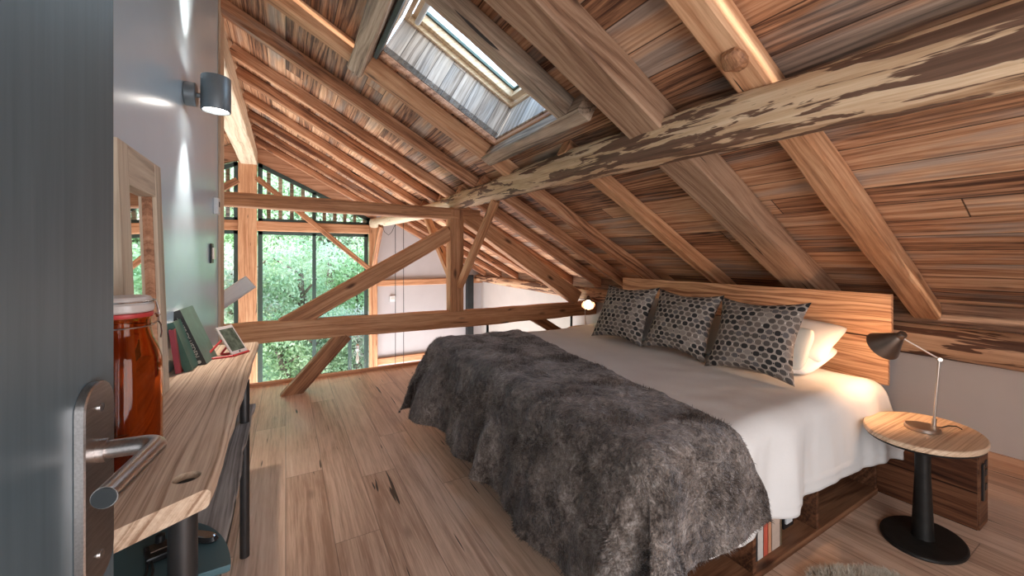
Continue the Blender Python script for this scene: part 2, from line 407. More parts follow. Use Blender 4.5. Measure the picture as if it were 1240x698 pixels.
# baseboard on the eaves wall
bb=MB(); bb.box((-1.5,0,0),(FLY-.02,.02,.10),None,.004)
struct(bb,'baseboard_right',m_redwood,frame((XE-.001,0,0),(0,1,0),(-1,0,0),(0,0,1)))

# roof deck, local x along world Y, local y down the slope, z outward normal
MD=frame(RP(0,0),(0,1,0),(-cn,0,sn),(sn,0,cn))
s_of=lambda X:-X/cn      # local y of a point on the board plane at X   (x axis flipped)
WX0,WX1,WY0,WY1=.664,1.675,2.33,3.215
d=MB()
def dslab(ya,yb,xa,xb): d.box((ya,s_of(xb),0),(yb,s_of(xa),.05))
dslab(-1.6,WY0,RX,XE+.25); dslab(WY1,GY+.6,RX,XE+.25); dslab(WY0,WY1,RX,WX0); dslab(WY0,WY1,WX1,XE+.25)
struct(d,'ceiling',m_deck,MD)
ML=frame(LP(RX,0),(0,-1,0),(cn,0,sn),(-sn,0,cn))
struct(MB().box((-GY-.6,-4.3,0),(-3.0,0,.05)),'ceiling.001',m_deck,ML)
# grey fascia board between rafter feet
fb=MB(); fb.box((0,-.012,0),(GY+1.4,.012,.17),None,.003)
struct(fb,'trim_3',m_brown,frame((XE-.125,-1.5,.985),(0,1,0),(-1,0,0),(0,0,1)))

# ---------------------------------------------------------------- skylight
sk=empty('window_1',RP(1.2,2.8,0),None,None,None,kind='structure')
h=.36
def well(poly4,name='lining'):
    pass
LW=WX0; 
def wbox(ya,yb,xa,xb,z0,z1,name,mat,par=sk,ch=0.0):
    return MB().box((ya,s_of(xb),z0),(yb,s_of(xa),z1),None,ch).build(name,mat,par,MD)
# lining boards: planks stand upright on the long sides, so local x must be the well's height
def lining(p,xdir,ydir,zdir,Lx,Ly):
    M=frame(p,xdir,ydir,zdir); MB().box((0,0,0),(Lx,Ly,.015)).build('lining_board',m_well,sk,M)
nv=V((sn,0,cn)); dv=V((cn,0,-sn)); yv=V((0,1,0))
Ld=(WX1-WX0)/cn
lining(RP(WX0,WY1),nv,dv,nv.cross(dv),h,Ld)               # far side
lining(RP(WX0,WY0-.015),nv,dv,nv.cross(dv),h,Ld)          # near side
lining(RP(WX1,WY0),nv,yv,nv.cross(yv),h,WY1-WY0)          # low side
lining(RP(WX0-.015,WY0),nv,yv,nv.cross(yv),h,WY1-WY0)     # high side
# pine sash
def bar(ya,yb,xa,xb,z0,z1,name='sash_frame',mat=None): wbox(ya,yb,xa,xb,z0,z1,name,mat or m_pine,sk,.005)
fw=.03
mbf=MB()
for (ya,yb,xa,xb) in ((WY0,WY1,WX0,WX0+fw),(WY0,WY1,WX1-fw,WX1),(WY0,WY0+fw,WX0,WX1),(WY1-fw,WY1,WX0,WX1)):
    mbf.box((ya,s_of(xb),h-.02),(yb,s_of(xa),h+.05),None,.005)
mbf.build('outer_frame',m_pine,sk,MD)
mbf=MB(); g=fw+.006; gw=.045
for (ya,yb,xa,xb) in ((WY0+g,WY1-g,WX0+g,WX0+g+gw),(WY0+g,WY1-g,WX1-g-gw,WX1-g),(WY0+g,WY0+g+gw,WX0+g,WX1-g),(WY1-g-gw,WY1-g,WX0+g,WX1-g)):
    mbf.box((ya,s_of(xb),h+.02),(yb,s_of(xa),h+.10),None,.006)
mbf.build('sash',m_pine,sk,MD)
mbf=MB(); g+=gw
for (ya,yb,xa,xb) in ((WY0+g,WY1-g,WX0+g,WX0+g+.02),(WY0+g,WY1-g,WX1-g-.02,WX1-g),(WY0+g,WY0+g+.02,WX0+g,WX1-g),(WY1-g-.02,WY1-g,WX0+g,WX1-g)):
    mbf.box((ya,s_of(xb),h+.085),(yb,s_of(xa),h+.11))
mbf.build('glazing_seal',m_winframe,sk,MD)
MB().box((WY0+fw,s_of(WX1-fw),h+.09),(WY1-fw,s_of(WX0+fw),h+.10)).build('pane',m_glass,sk,MD)
# control bar at the top of the sash
MB().tube([(WY0+.08,s_of(WX0+.09),h-.02),(WY1-.08,s_of(WX0+.09),h-.02)],.022,16).build('control_bar',m_whitepl,sk,MD,smooth=True)

# moulding around the opening below the boards
mo=empty('trim_4',RP(WX0,WY1,0),None,None,None,kind='structure')
mb=MB()
mb.box((WY1,s_of(WX1+.03),-.05),(WY1+.04,s_of(WX0-.0),0),None,.012)
mb.box((WY0-.0,s_of(WX1+.035),-.05),(WY1+.04,s_of(WX1),0),None,.012)
mb.build('moulding',m_redwood,mo,MD)
MB().box((WY0,s_of(WX0),-.09),(WY1+.02,s_of(WX0-.03),0),None,.004).build('steel_edge',m_dark,mo,MD)

# ---------------------------------------------------------------- rafters, right slope
def rafter(Y,x0,x1,w,dep,mat,label,group='rafters of the right roof slope',rough=.008,name='rafter',seed=None):
    return beam(name,RP(x0+.0,Y+w/2,dep/2+.002),RP(x1,Y+w/2,dep/2+.002),w,dep,mat,label,'rafter',group,up=(sn,0,cn),rough=rough,seed=seed)
rafter(.985,-.49,2.06,.15,.13,m_truss,'thick reddish rafter at the right of the photo, length above the bark-scarred log','right slope rafters above the log')
rafter(.985,2.10,4.30,.15,.13,m_truss,'reddish rafter coming down to the eaves directly behind the bedside lamp','right slope rafters below the log')
rafter(1.56,-.49,4.34,.25,.19,m_brown,'widest grey-brown weathered rafter, passing right of the skylight','wide rafter')
rafter(2.10,-.30,1.75,.13,.135,m_greybeam,'grey-brown trimmer rafter against the right edge of the skylight',None,name='trimmer_rafter')
rafter(3.36,-.49,2.14,.13,.135,m_truss,'rafter along the left edge of the skylight, with a pale lower end on the log','right slope rafters above the log')
UP=[(4.19,'first rafter left of the skylight trimmer, above the tie beams'),(5.06,'second rafter left of the skylight, ending on the pale part of the log'),(5.62,'third rafter left of the skylight, lit orange along its lower edge'),
    (6.42,'fourth rafter left of the skylight, running down behind the upper tie beam'),(7.2,'fifth rafter left of the skylight, seen small above the upper tie beam'),(7.95,'sixth rafter left of the skylight, near the far gable'),(8.75,'last rafter before the green triangular glazing')]
for i,(Y,lb) in enumerate(UP):
    rafter(Y,-.49 if Y<5 else -.47,2.12 if Y<6.6 else 4.36,.105,.125,m_rafter,lb,'right slope rafters above the log')
LO=[(2.47,'rafter ending above the middle of the headboard, just left of the widest rafter'),(3.42,'rafter coming down behind the left end of the headboard'),(4.03,'rafter coming down at the left end of the headboard, above the leftmost cushion'),
    (4.66,'rafter coming down on the eaves log right before the truss'),(5.38,'first rafter beyond the truss, low over the white eaves wall'),(6.3,'second small rafter beyond the truss, low over the white eaves wall')]
for i,(Y,lb) in enumerate(LO):
    rafter(Y,1.95,4.36,.115,.125,m_truss if i==0 else m_rafter,lb,'right slope rafters below the log',seed=i+3.3)
# skylight headers (between rafters)
beam('header_beam',RP(1.735,1.98,.085),RP(1.735,3.42,.085),.12,.15,m_greybeam,'pale grey-brown header beam under the lower end of the skylight','beam','skylight headers',up=(sn,0,cn),seed=2,rough=.012)
beam('header_beam',RP(.575,2.10,.09),RP(.575,3.50,.09),.12,.17,m_palelog if 0 else m_greybeam,'pale header beam crossing at the upper end of the skylight','beam','skylight headers',up=(sn,0,cn),seed=5,rough=.012)
# corbel knot on near rafter
k=MB(); kr=[]
for i in range(9):
    x=-.05+.11*i/8; r_=.042*math.sqrt(max(.12,1-((i-4)/4.6)**2))
    kr.append([V((x,math.cos(a*PI/8)*r_*1.3+.010*fb0(x*30,a,1),math.sin(a*PI/8)*r_*.8+.012*fb0(x*30,a,5))) for a in range(16)])
k.rings(kr)
tag(k.build('wood_block',m_truss,None,frame(RP(1.80,1.04,.150),dv,yv,nv),smooth=True),'small knotty wooden lump under the thick right-hand rafter just above the log','block')
# left slope
for i,Y in enumerate((5.2,6.2,7.2,8.2)):
    beam('rafter',LP(-.9,Y,.065),LP(-4.1,Y,.065),.11,.125,m_rafter,['nearest','second','third','farthest'][i]+' short-looking rafter of the left slope, seen between wall edge and wooden column','rafter','left slope rafters',up=(-sn,0,cn))
# ridge beam, purlin log, plate
beam('ridge_beam',(-.62,4.42,3.44),(-.62,GY-.02,3.42),.27,.30,m_palelog,'pale ridge beam running above the wall lamp down to the wooden column','beam',rough=.007,seed=4)
log('purlin_log',[(2.03,-.3,2.155),(2.0,1.6,2.205),(2.0,3.2,2.23),(1.98,5.3,2.235)],[.138,.132,.12,.098],m_log,'long bark-scarred log crossing the room under the rafters',lump=.022)
log('purlin_log',[(1.99,5.02,2.20),(1.86,7.2,2.22),(1.66,8.95,2.22)],[.10,.10,.10],m_palelog,'pale round log end poking out under the upper tie beam',lump=.012)
log('eaves_log',[(XE-.11,-1.4,.845),(XE-.11,2.0,.86),(XE-.11,5.0,.89),(XE-.13,9.25,.96)],[.125,.125,.105,.085],m_plate,'bark-streaked log lying along the top of the low white eaves wall',lump=.012)

# ---------------------------------------------------------------- truss
TY=4.98; tw_=.16
beam('tie_beam',(-1.3,TY,.70),(XE-.02,TY,.665),tw_,.215,m_truss,'long low tie beam crossing at knee height beyond the bed','beam','tie beams of the truss',rough=.012,seed=11)
beam('tie_beam',(-1.9,TY,2.10),(2.30,TY,2.062),tw_,.145,m_truss,'upper tie beam crossing above the big window','beam','tie beams of the truss',rough=.006,seed=12)
beam('post',(1.965,TY,.775),(1.965,TY,2.115),.19,.17,m_truss,'upright timber post standing on the low tie beam under the log','post','timber posts',up=(0,1,0),rough=.004,seed=13)
beam('diagonal_brace',(-.02,TY-.005,.735),(1.88,TY-.005,1.815),.13,.195,m_truss,'long diagonal brace crossing the big window from tie beam up to the post','brace','truss braces',seed=14)
beam('principal_rafter',(1.98,TY+.0,2.14),(4.02,TY+.0,.845),.15,.22,m_truss,'heavy sloping truss timber running from the post down to the far bedside lamp','beam','truss braces',seed=15)
beam('diagonal_brace',(-.03,TY-.01,-.10),(.60,TY-.01,.60),.13,.165,m_truss,'short sloping strut between the floor edge and the low tie beam','brace','truss braces',seed=16,rough=.004)
beam('diagonal_brace',(3.20,TY,.61),(4.20,TY,.02),.12,.13,m_truss,'sloping strut under the tie beam beyond the bed','brace','truss braces',seed=17)
beam('diagonal_brace',(2.0,4.90,1.12),(2.0,3.86,2.12),.08,.10,m_truss,'brace rising from the post towards the viewer to the log','brace','post braces',seed=18,rough=.004)
beam('diagonal_brace',(1.96,5.06,1.20),(1.93,6.05,2.10),.10,.09,m_truss,'brace rising from the back of the post, seen left of it','brace','post braces',seed=19,rough=.004)
bp=beam('whitewashed_stub',(-.72,4.455,.93),(-.285,4.455,1.265),.06,.14,m_whiteplank,'whitewashed sawn beam end poking out past the left wall edge','beam',seed=20,rough=.002)

# ---------------------------------------------------------------- gable glazing
beam('column',(-.635,GY-.13,-2.6),(-.635,GY-.13,3.30),.30,.20,m_truss,'tall reddish pegged timber column dividing the big window','column','gable posts',up=(0,1,0),rough=.006,seed=21)
beam('column',(1.69,GY-.1,-2.6),(1.69,GY-.1,2.20),.17,.14,m_truss,'slim timber post between the big window and the white far wall','column','gable posts',up=(0,1,0),rough=.004,seed=22)
beam('transom_beam',(-.485,GY-.1,2.10),(1.60,GY-.1,2.10),.12,.19,m_truss,'timber transom between the triangular and the rectangular glazing','beam','gable timbers',seed=23,rough=.004)
beam('transom_beam',(-4.1,GY-.1,2.10),(-.79,GY-.1,2.10),.12,.19,m_truss,'short timber transom left of the tall column','beam','gable timbers',seed=24,rough=.004)
beam('diagonal_brace',(-.48,GY-.22,3.02),(1.60,GY-.22,1.22),.07,.10,m_truss,'thin brace slanting down across the upper right of the big window','brace','gable timbers',seed=25,rough=.003)
beam('diagonal_brace',(-.79,GY-.22,2.95),(-2.2,GY-.22,1.9),.07,.12,m_truss,'thin brace slanting down left of the tall column','brace','gable timbers',seed=26,rough=.003)
beam('diagonal_brace',(1.66,GY-.18,1.15),(1.68,8.30,2.12),.09,.10,m_truss,'small pale brace under the round log end by the far post','brace','gable timbers',seed=27,rough=.003)
beam('wall_rail',(1.78,GY-.04,.90),(XE,GY-.04,.90),.07,.14,m_truss,'horizontal timber rail across the white far wall','rail','wall rails',seed=28,rough=.003)
beam('wall_rail',(1.78,GY-.04,-.87),(XE,GY-.04,-.87),.07,.15,m_truss,'lower timber rail of the white far wall, just above the floor edge','rail','wall rails',seed=29,rough=.003)
# windows (structure)
def window(name,polyo,y,bars):
    w=empty(name,(polyo[0][0],y,polyo[0][1]),None,None,None,kind='structure')
    t=.075; mb=MB()
    n=len(polyo)
    for i in range(n):
        a=polyo[i]; b=polyo[(i+1)%n]
        M,L=along((a[0],y,a[1]),(b[0],y,b[1]),(0,1,0))
        mb.box((-.03,-.04,-.03),(L+.03,.04,.03),M)
    mb.build('window_frame',m_winframe,w)
    if bars:
        mb=MB()
        for a,b in bars:
            M,L=along((a[0],y,a[1]),(b[0],y,b[1]),(0,1,0)); mb.box((0,-.035,-.03),(L,.035,.03),M)
        mb.build('glazing_bar',m_winframe,w)
    mb=MB(); mb.prism(polyo,y-.006,y+.006); mb.build('pane',m_glass,w)
    return w
ry=lambda X:(A0-SL*X-.30 if X>RX else RZ+SL*(X-RX)-.30)
window('window_2',[(-.44,.17),(1.56,.17),(1.56,1.98),(-.44,1.98)],GY+.02,[((.52,.17),(.52,1.98))])
window('window_3',[(-.44,-1.85),(1.56,-1.85),(1.56,.11),(-.44,.11)],GY+.02,[((.52,-1.85),(.52,.11)),((1.22,-1.85),(1.22,.11))])
ZT=lambda X:3.31-.478*(X+.44)
w4=window('window_4',[(-.44,2.22),(1.60,2.22),(1.60,ZT(1.60)),(-.44,ZT(-.44))],GY+.02,[((.52,2.22),(.52,ZT(.52)))])
window('window_5',[(-3.9,.17),(-.83,.17),(-.83,1.98),(-3.9,1.98)],GY+.02,[((-1.9,.17),(-1.9,1.98))])
window('window_6',[(-2.2,2.22),(-.83,2.22),(-.83,3.3),(-2.2,2.7)],GY+.02,[])
window('window_7',[(-3.9,-1.85),(-.83,-1.85),(-.83,.11),(-3.9,.11)],GY+.02,[((-1.9,-1.85),(-1.9,.11))])
# gable boarding above the triangular glazing
struct(MB().prism([(-.48,ZT(-.48)+.03),(1.78,ZT(1.78)+.03),(1.78,zt(1.78)),(-.48,zt(-.48))],GY,GY+.06),'wall_far.002',m_redwood)
struct(MB().prism([(-.48,3.34),(-.48,zt(-.48)),(-.63,zt(-.63)),(-4.2,RZ-SL*3.57-.02),(-4.2,2.22),(-2.25,2.76),(-.83,3.36)],GY,GY+.06),'wall_far.003',m_redwood)
# exterior upright slats before the triangle
for sgn,xs in ((1,[-.30+.205*i for i in range(10)]),(-1,[-.98-.205*i for i in range(6)])):
    for i,x in enumerate(xs):
        top=ZT(x) if sgn>0 else 3.2+.45*(x+.83)
        mb=MB(); mb.box((-.035,-.02,2.15-.0),(.035,.02,top+.12),None,.003)
        tag(mb.build('balcony_slat',m_greybeam,None,Matrix.Translation((x,GY+.16,0))),
            'grey upright slat outside the triangular window, '+(['first','second','third','fourth','fifth','sixth','seventh','eighth','ninth','tenth'][i])+(' right' if sgn>0 else ' left')+' of the tall column','slat','upright slats outside the triangular window')
# dark steel column and items on the far wall
beam('steel_column',(4.0,GY-.15,-2.6),(4.0,GY-.15,1.04),.17,.12,m_dark,'dark steel column in the far corner, seen right of the timber post','column',up=(0,1,0),rough=0,ch=.004)
t=empty('wall_thermostat',(2.14,GY-.012,.53),'white square box on the far white wall under its rail','thermostat')
MB().box((-.07,-.02,-.07),(.07,.008,.07),None,.006).build('housing',m_whitepl,t,Matrix.Translation((2.14,GY-.012,.53)))
MB().box((-.04,-.026,-.01),(.04,-.019,.03)).build('display',m_pgrey,t,Matrix.Translation((2.14,GY-.012,.53)))
for i,x in enumerate((1.87,2.03)):
    tag(MB().tube([(x,7.9,2.20-.02),(x+.003,7.9,0),(x,7.9,-1.9)],.006,8).build('pendant_cable',m_dark),['left','right'][i]+' one of two thin dark cables hanging before the far white wall','cable','pendant cables')
tag(MB().tube([(1.88,7.9,2.16),(1.80,7.9,1.98),(1.74,7.9,1.92),(1.66,7.9,1.98),(1.62,7.9,2.12)],.005,8).build('pendant_cable',m_dark,smooth=True),'short looped cable sagging under the round log end','cable')
# clear glass pendant lantern hanging low beyond the floor edge
pl=empty('glass_pendant',(1.08,7.3,-.35),'clear glass lantern hanging low beyond the floor edge','pendant lamp')
Mp=Matrix.Translation((1.08,7.3,-.35))
MB().lathe([(.03,.30),(.035,.25),(.11,.12),(.14,.02),(.12,-.12),(.10,-.16),(.095,-.155),(.115,-.12),(.133,.02),(.104,.12),(.03,.245)],24).build('glass_body',m_glass,pl,Mp,smooth='all')
MB().tube([(0,0,.3),(0,0,2.0)],.004,6).build('cord',m_dark,pl,Mp)
MB().lathe([(.02,.20),(.03,.24),(.032,.31),(.01,.34)],16).build('cap',m_steelwire,pl,Mp,smooth=True)
MB().lathe([(.012,.0),(.028,.05),(.026,.10),(.014,.16),(.014,.2)],16).build('bulb',m_cream,pl,Mp,smooth=True)
# glass balustrade at the loft edge beyond the bed
gb=empty('glass_balustrade',(2.6,FLY-.06,0),'glass balustrade with a slim post at the loft edge beyond the bed','railing')
MB().box((2.66,FLY-.075,.06),(4.2,FLY-.065,.52)).build('glass_panel',m_glass,gb)
MB().box((2.615,FLY-.085,0),(2.645,FLY-.055,.54),None,.003).build('baluster',m_dark,gb)
MB().box((4.2,FLY-.085,0),(4.23,FLY-.055,.54),None,.003).build('baluster',m_dark,gb)
MB().box((2.60,FLY-.085,.52),(4.24,FLY-.055,.54),None,.002).build('handrail',m_winframe,gb)

# ================================================================== BED
def smooth(a,b,x): t=max(0,min(1,(x-a)/(b-a))); return t*t*(3-2*t)
BX0,BX1,BY0,BY1,BZ=1.22,3.24,1.08,3.36,.735      # bend lines of the mattress top
bed=empty('bed',(2.25,2.2,0),'large double bed with open wooden shelf compartments in its base','bed')
def bpart(name,a,b,mat,ch=.004): return MB().box(a,b,None,ch).build(name,mat,bed)
bpart('bottom_board',(1.30,1.03,.0),(3.255,3.35,.035),m_base)
bpart('top_board',(1.30,1.03,.33),(3.255,3.35,.36),m_base)
bpart('foot_panel',(1.28,1.03,.0),(1.30,3.35,.36),m_base)
bpart('back_panel',(1.30,1.42,.035),(3.255,1.44,.33),m_base)
for x in (1.87,2.47,3.23): bpart('divider',(x,1.035,.035),(x+.025,1.42,.33),m_base)
mb=MB(); mb.box((1.24,1.03,.36),(3.24,3.37,.70),None,.06); mb.build('mattress',m_sheet,bed,smooth=True)

def grid_mesh(name,fn,nu,nv_,mat,parent=None,thick=0,extra=None,uv=False):
    P=[[V(fn(i/nu,j/nv_)) for j in range(nv_+1)] for i in range(nu+1)]
    mb=MB(); mb.v=[p for r in P for p in r]
    w=nv_+1; mb.f=[(i*w+j,(i+1)*w+j,(i+1)*w+j+1,i*w+j+1) for i in range(nu) for j in range(nv_)]
    if extra: extra(mb,P)
    me=bpy.data.meshes.new(name); me.from_pydata([tuple(p) for p in mb.v],[],mb.f)
    me.polygons.foreach_set('use_smooth',[True]*len(me.polygons)); me.materials.append(mat)
    o=bpy.data.objects.new(name,me); C.objects.link(o)
    if thick:
        md=o.modifiers.new('thickness','SOLIDIFY'); md.thickness=thick; md.offset=-1
    W[o.name]=Matrix.Identity(4)
    return o
fb_=lambda x,y,z=0: noise.noise(V((x,y,z)))
def drape(a,b,x,y,r,top,flare,sgn_b,foldamp,seed,kf=17):
    """a: overhang past the foot, b: overhang past a long side; x,y: last point on the flat top"""
    p=2.3; L=(a**p+b**p)**(1/p) if (a>0 or b>0) else 0
    if L<=0: return V((x,y,top))
    da,db=a/L,b/L; n=math.hypot(da,db); da/=n; db/=n
    q=r*PI/2
    if L<q: t=L/r; out=r*math.sin(t); z=top-r*(1-math.cos(t)); k=0
    else: out=r+flare*(L-q); z=top-r-(L-q)*math.sqrt(max(.05,1-flare*flare)); k=L-q
    s=(y if a>b else x)
    tang=s*kf + (math.atan2(b,a)*5 if (a>0 and b>0) else 0)
    f=math.sin(tang+2.2*fb_(s*2.3,seed))*.6+fb_(s*6.5,seed+3,k*.8)*.9
    out+=f*foldamp*min(1,k*2.4)*(1+(.8 if (a>0 and b>0) else 0))
    return V((x-da*out,y+sgn_b*db*out,z))
# white duvet
def duvet(u,v):
    x=1.45+(BX1-1.45)*u
    hn=.50-.02*u; hf=.42; span=BY1-BY0; tot=hn+span+hf; s=v*tot
    bulge=.012*fb_(x*2.2,s*2.2,3)+.005*fb_(x*7,s*7,5)
    head=smooth(3.1,3.26,x)*.03
    if s<hn: P=drape(0,hn-s,x,BY0,.10,BZ+.01-head,.06,-1,.012,11,9)
    elif s>hn+span: P=drape(0,s-hn-span,x,BY1,.10,BZ+.01-head,.05,1,.02,12,13)
    else: P=V((x,BY0+s-hn,BZ+.01-head))
    P.z+=bulge
    if s<hn:
        dd=hn-s
        # long soft creases radiating over the near side
        P.y+=-.048*fb_(x*4.5+.8*dd,dd*1.2,7)*smooth(.0,.3,dd)-.008*fb_(x*15,dd*2,2)*smooth(.05,.3,dd)
        P.y-=.006*math.exp(-((dd-hn+.055)/.006)**2)
        P.y-=.05*smooth(2.9,3.24,x)*smooth(.1,.45,dd)
        P.z+=-.02*smooth(2.4,3.2,x)*smooth(.3,.5,dd)
    return P
def hem(mb,P): pass
dv_=grid_mesh('duvet',duvet,150,230,m_sheet,thick=.012)
tag(dv_,'white duvet spread over the bed and hanging down its near side','duvet')
st=MB(); pts=[]
# fur throw
FH=.66; NH=.50
def throw(u,v):
    span=BY1-BY0; fh=.40; tot=NH+span+fh; s=v*tot
    if s<NH: b=NH-s; y=BY0; sg=-1
    elif s>NH+span: b=s-NH-span; y=BY1; sg=1
    else: b=0; y=BY0+s-NH; sg=-1
    xr=1.66+(y-BY0)*.155+ (.16*smooth(0,NH,b) if sg<0 else 0)+.012*fb_(s*4,1.5)
    q=FH+(xr-BX0); w=u*q
    if w<FH: a=FH-w; x=BX0
    else: a=0; x=BX0+w-FH
    P=drape(a,b,x,y,.13,BZ+.045,.27 if a>0 else .07,sg,.055 if a>0 else .02,31,13)
    # uneven pile and soft wrinkles
    wr=.016*fb_(x*3.1,y*3.1,a*2)+.010*fb_(x*9,y*9,(a+b)*6)+.006*fb_(x*22,y*22,(a+b)*18)
    P.z+=wr if a+b<.12 else wr*.3
    if a>.1: P.x-=wr*1.2
    if b>.1: P.y+=sg*wr*1.2
    if a>.1: P.x-=.11*smooth(2.7,3.36,y)*smooth(.05,.5,a)
    P.z=max(P.z,.012)
    # ridge lines running across the top (loose folds near the foot bend)
    if a==0 and b==0: P.z+=.018*math.exp(-((x-1.36-.04*math.sin(y*2.1))/.035)**2)*(.6+.4*math.sin(y*3))
    return P
def blades(mb,P):
    nu=len(P)-1; nv=len(P[0])-1; rnd=random.Random(3)
    for _ in range(95000):
        fi=rnd.random()*(nu-1); fj=rnd.random()*(nv-1); i=int(fi); j=int(fj); ti=fi-i; tj=fj-j
        p=P[i][j]; pu=P[i+1][j]-p; pv=P[i][j+1]-p
        q=p+pu*ti+pv*tj; n=pu.cross(pv)
        if n.length<1e-9: continue
        n.normalize()
        if n.z<-.2 : n=-n
        elif abs(n.z)<.5:
            c=V((2.2,2.2,.4))-q
            if n.dot(c)>0: n=-n
        g=V((fb_(q.x*5,q.y*5,q.z*5),fb_(q.x*5+9,q.y*5,q.z*5),fb_(q.x*5,q.y*5+9,q.z*5)-.5))
        d=(n*.55+g*1.1+V((rnd.uniform(-.3,.3),rnd.uniform(-.3,.3),rnd.uniform(-.3,.3)))).normalized()
        L=.012+.012*rnd.random(); t=d.cross(n)
        if t.length<1e-5: continue
        t.normalize(); t*=.0016
        o=len(mb.v); q2=q-n*.002
        mb.v+= [q2-t,q2+t,q+d*L]; mb.f.append((o,o+1,o+2))
th=grid_mesh('fur_throw',throw,190,330,m_fur,extra=blades)
tag(th,'grey-brown faux fur throw across the foot of the bed','throw')

# pillows and cushions
def pillow_mb(w,h,t,n=26,pinch=.06,seed=0,wr=.006,rc=0):
    mb=MB(); uv=[]
    def pt(u,v,side):
        # u,v in -1..1 ; edges pulled in towards the middle so the corners stick out
        px=w/2*u*(1-pinch*(1-abs(v)**1.5)*abs(u)**3); pz=h/2*v*(1-pinch*(1-abs(u)**1.5)*abs(v)**3)
        th=t/2*((1-abs(u)**2.6)**.55)*((1-abs(v)**2.6)**.55)
        th+=wr*fb_(u*2.5+seed,v*2.5,side*3)*(1-abs(u)**4)*(1-abs(v)**4)
        k=1-rc*(u*u*v*v)**1.5
        return V((px*k,side*th,pz*k))
    idx={}
    for side in (-1,1):
        for i in range(n+1):
            for j in range(n+1):
                u=-1+2*i/n; v=-1+2*j/n
                u=math.copysign(abs(u)**.85,u); v=math.copysign(abs(v)**.85,v)
                edge=i in(0,n) or j in(0,n)
                if side==1 and edge: idx[(side,i,j)]=idx[(-1,i,j)]; continue
                idx[(side,i,j)]=len(mb.v); mb.v.append(pt(u,v,side)); uv.append(((u+1)/2,(v+1)/2))
        for i in range(n):
            for j in range(n):
                q=[idx[(side,i,j)],idx[(side,i+1,j)],idx[(side,i+1,j+1)],idx[(side,i,j+1)]]
                mb.f.append(tuple(q if side<0 else q[::-1]))
    mb.uvs=uv; return mb
def pillow(name,c,w,h,t,mat,label,cat,group,tilt,yaw=0,roll=0,seed=0,pinch=.06,wr=.006):
    """stands facing -X; tilt leans its top towards +X"""
    mb=pillow_mb(w,h,t,pinch=pinch,seed=seed,wr=wr,rc=.0 if 'patterned' in name else .10)
    me=bpy.data.meshes.new(name); me.from_pydata([tuple(p) for p in mb.v],[],mb.f)
    me.polygons.foreach_set('use_smooth',[True]*len(me.polygons)); me.materials.append(mat)
    ul=me.uv_layers.new(name='UVMap')
    for lp in me.loops: ul.data[lp.index].uv=mb.uvs[lp.vertex_index]
    # local x -> world Y (reversed), local y(-) -> world -X
    M=Matrix.Translation(V(c))@Matrix.Rotation(-PI/2+yaw,4,'Z')@Matrix.Rotation(-tilt,4,'X')@Matrix.Rotation(roll,4,'Y')
    o=bpy.data.objects.new(name,me); C.objects.link(o); o.matrix_world=M; W[o.name]=M
    # seam piping as part
    return tag(o,label,cat,group)
G='patterned cushions leaning on the pillows'
cush=[((2.60,2.56,1.00),.60,.53,.17,'dot-patterned grey and taupe cushion farthest along the bed, leftmost of three',1,.46,-.02),
      ((2.63,2.00,.995),.57,.51,.17,'dot-patterned grey and taupe cushion in the middle of three',2,.42,.02),
      ((2.62,1.445,.985),.56,.52,.17,'dot-patterned cushion nearest the bedside lamp, rightmost of three, its right edge lit warm',3,.46,-.03)]
for c,w,h_,t,lb,sd,tl,rl in cush:
    pillow('patterned_cushion',c,w,h_,t,cushion_mat('cushion_weave_%d'%sd,sd),lb,'cushion',G,tl,seed=sd*7,roll=rl,pinch=.19)
GP='white and beige bed pillows'
pillow('bed_pillow',(3.02,1.62,.822),.84,.50,.16,m_pillow,'white pillow lying flat, lowest behind the cushion nearest the lamp','pillow',GP,1.35,seed=3,pinch=.03)
pillow('bed_pillow',(3.12,1.57,.925),.80,.46,.17,m_pillow,'white pillow with a pointed corner, topmost at the headboard behind the rightmost cushion','pillow',GP,1.12,seed=5,pinch=.10)
pillow('bed_pillow',(2.84,1.59,.915),.76,.32,.10,m_pgrey,'beige-grey pillow standing directly behind the rightmost cushion','pillow',GP,.62,seed=8,pinch=.04)
pillow('bed_pillow',(3.02,2.82,.822),.84,.50,.16,m_pillow,'white pillow lying flat, lowest behind the leftmost cushion','pillow',GP,1.35,seed=13,pinch=.03)
pillow('bed_pillow',(3.13,2.80,.955),.82,.46,.17,m_pillow,'white pillow leaning on the headboard behind the leftmost cushion','pillow',GP,1.12,seed=15,pinch=.10)
pillow('bed_pillow',(2.82,2.52,.955),.80,.40,.12,m_pillow,'white pillow showing between the leftmost and middle cushions','pillow',GP,.50,seed=18,pinch=.04)

# headboard: local x along world Y, local y up
hb=empty('headboard',(3.47,2.2,.41),'long two-board wooden headboard behind the pillows','headboard')
MHb=frame((3.47,0,.636),(0,1,0),(0,0,1),(1,0,0))
MHb2=frame((3.47,1.03,.636),(0,1,0),(0,0,1),(1,0,0))
MB().box((0,.322,0),(2.40,.615,.035),None,.004).build('upper_board',m_head,hb,MHb2)
MB().box((.018,.004,.004),(2.40,.318,.035),None,.004).build('lower_board',m_head,hb,MHb2)
for y in (.5,1.9): MB().box((y,-.634,.036),(y+.08,.55,.075)).build('batten',m_base,hb,MHb2)
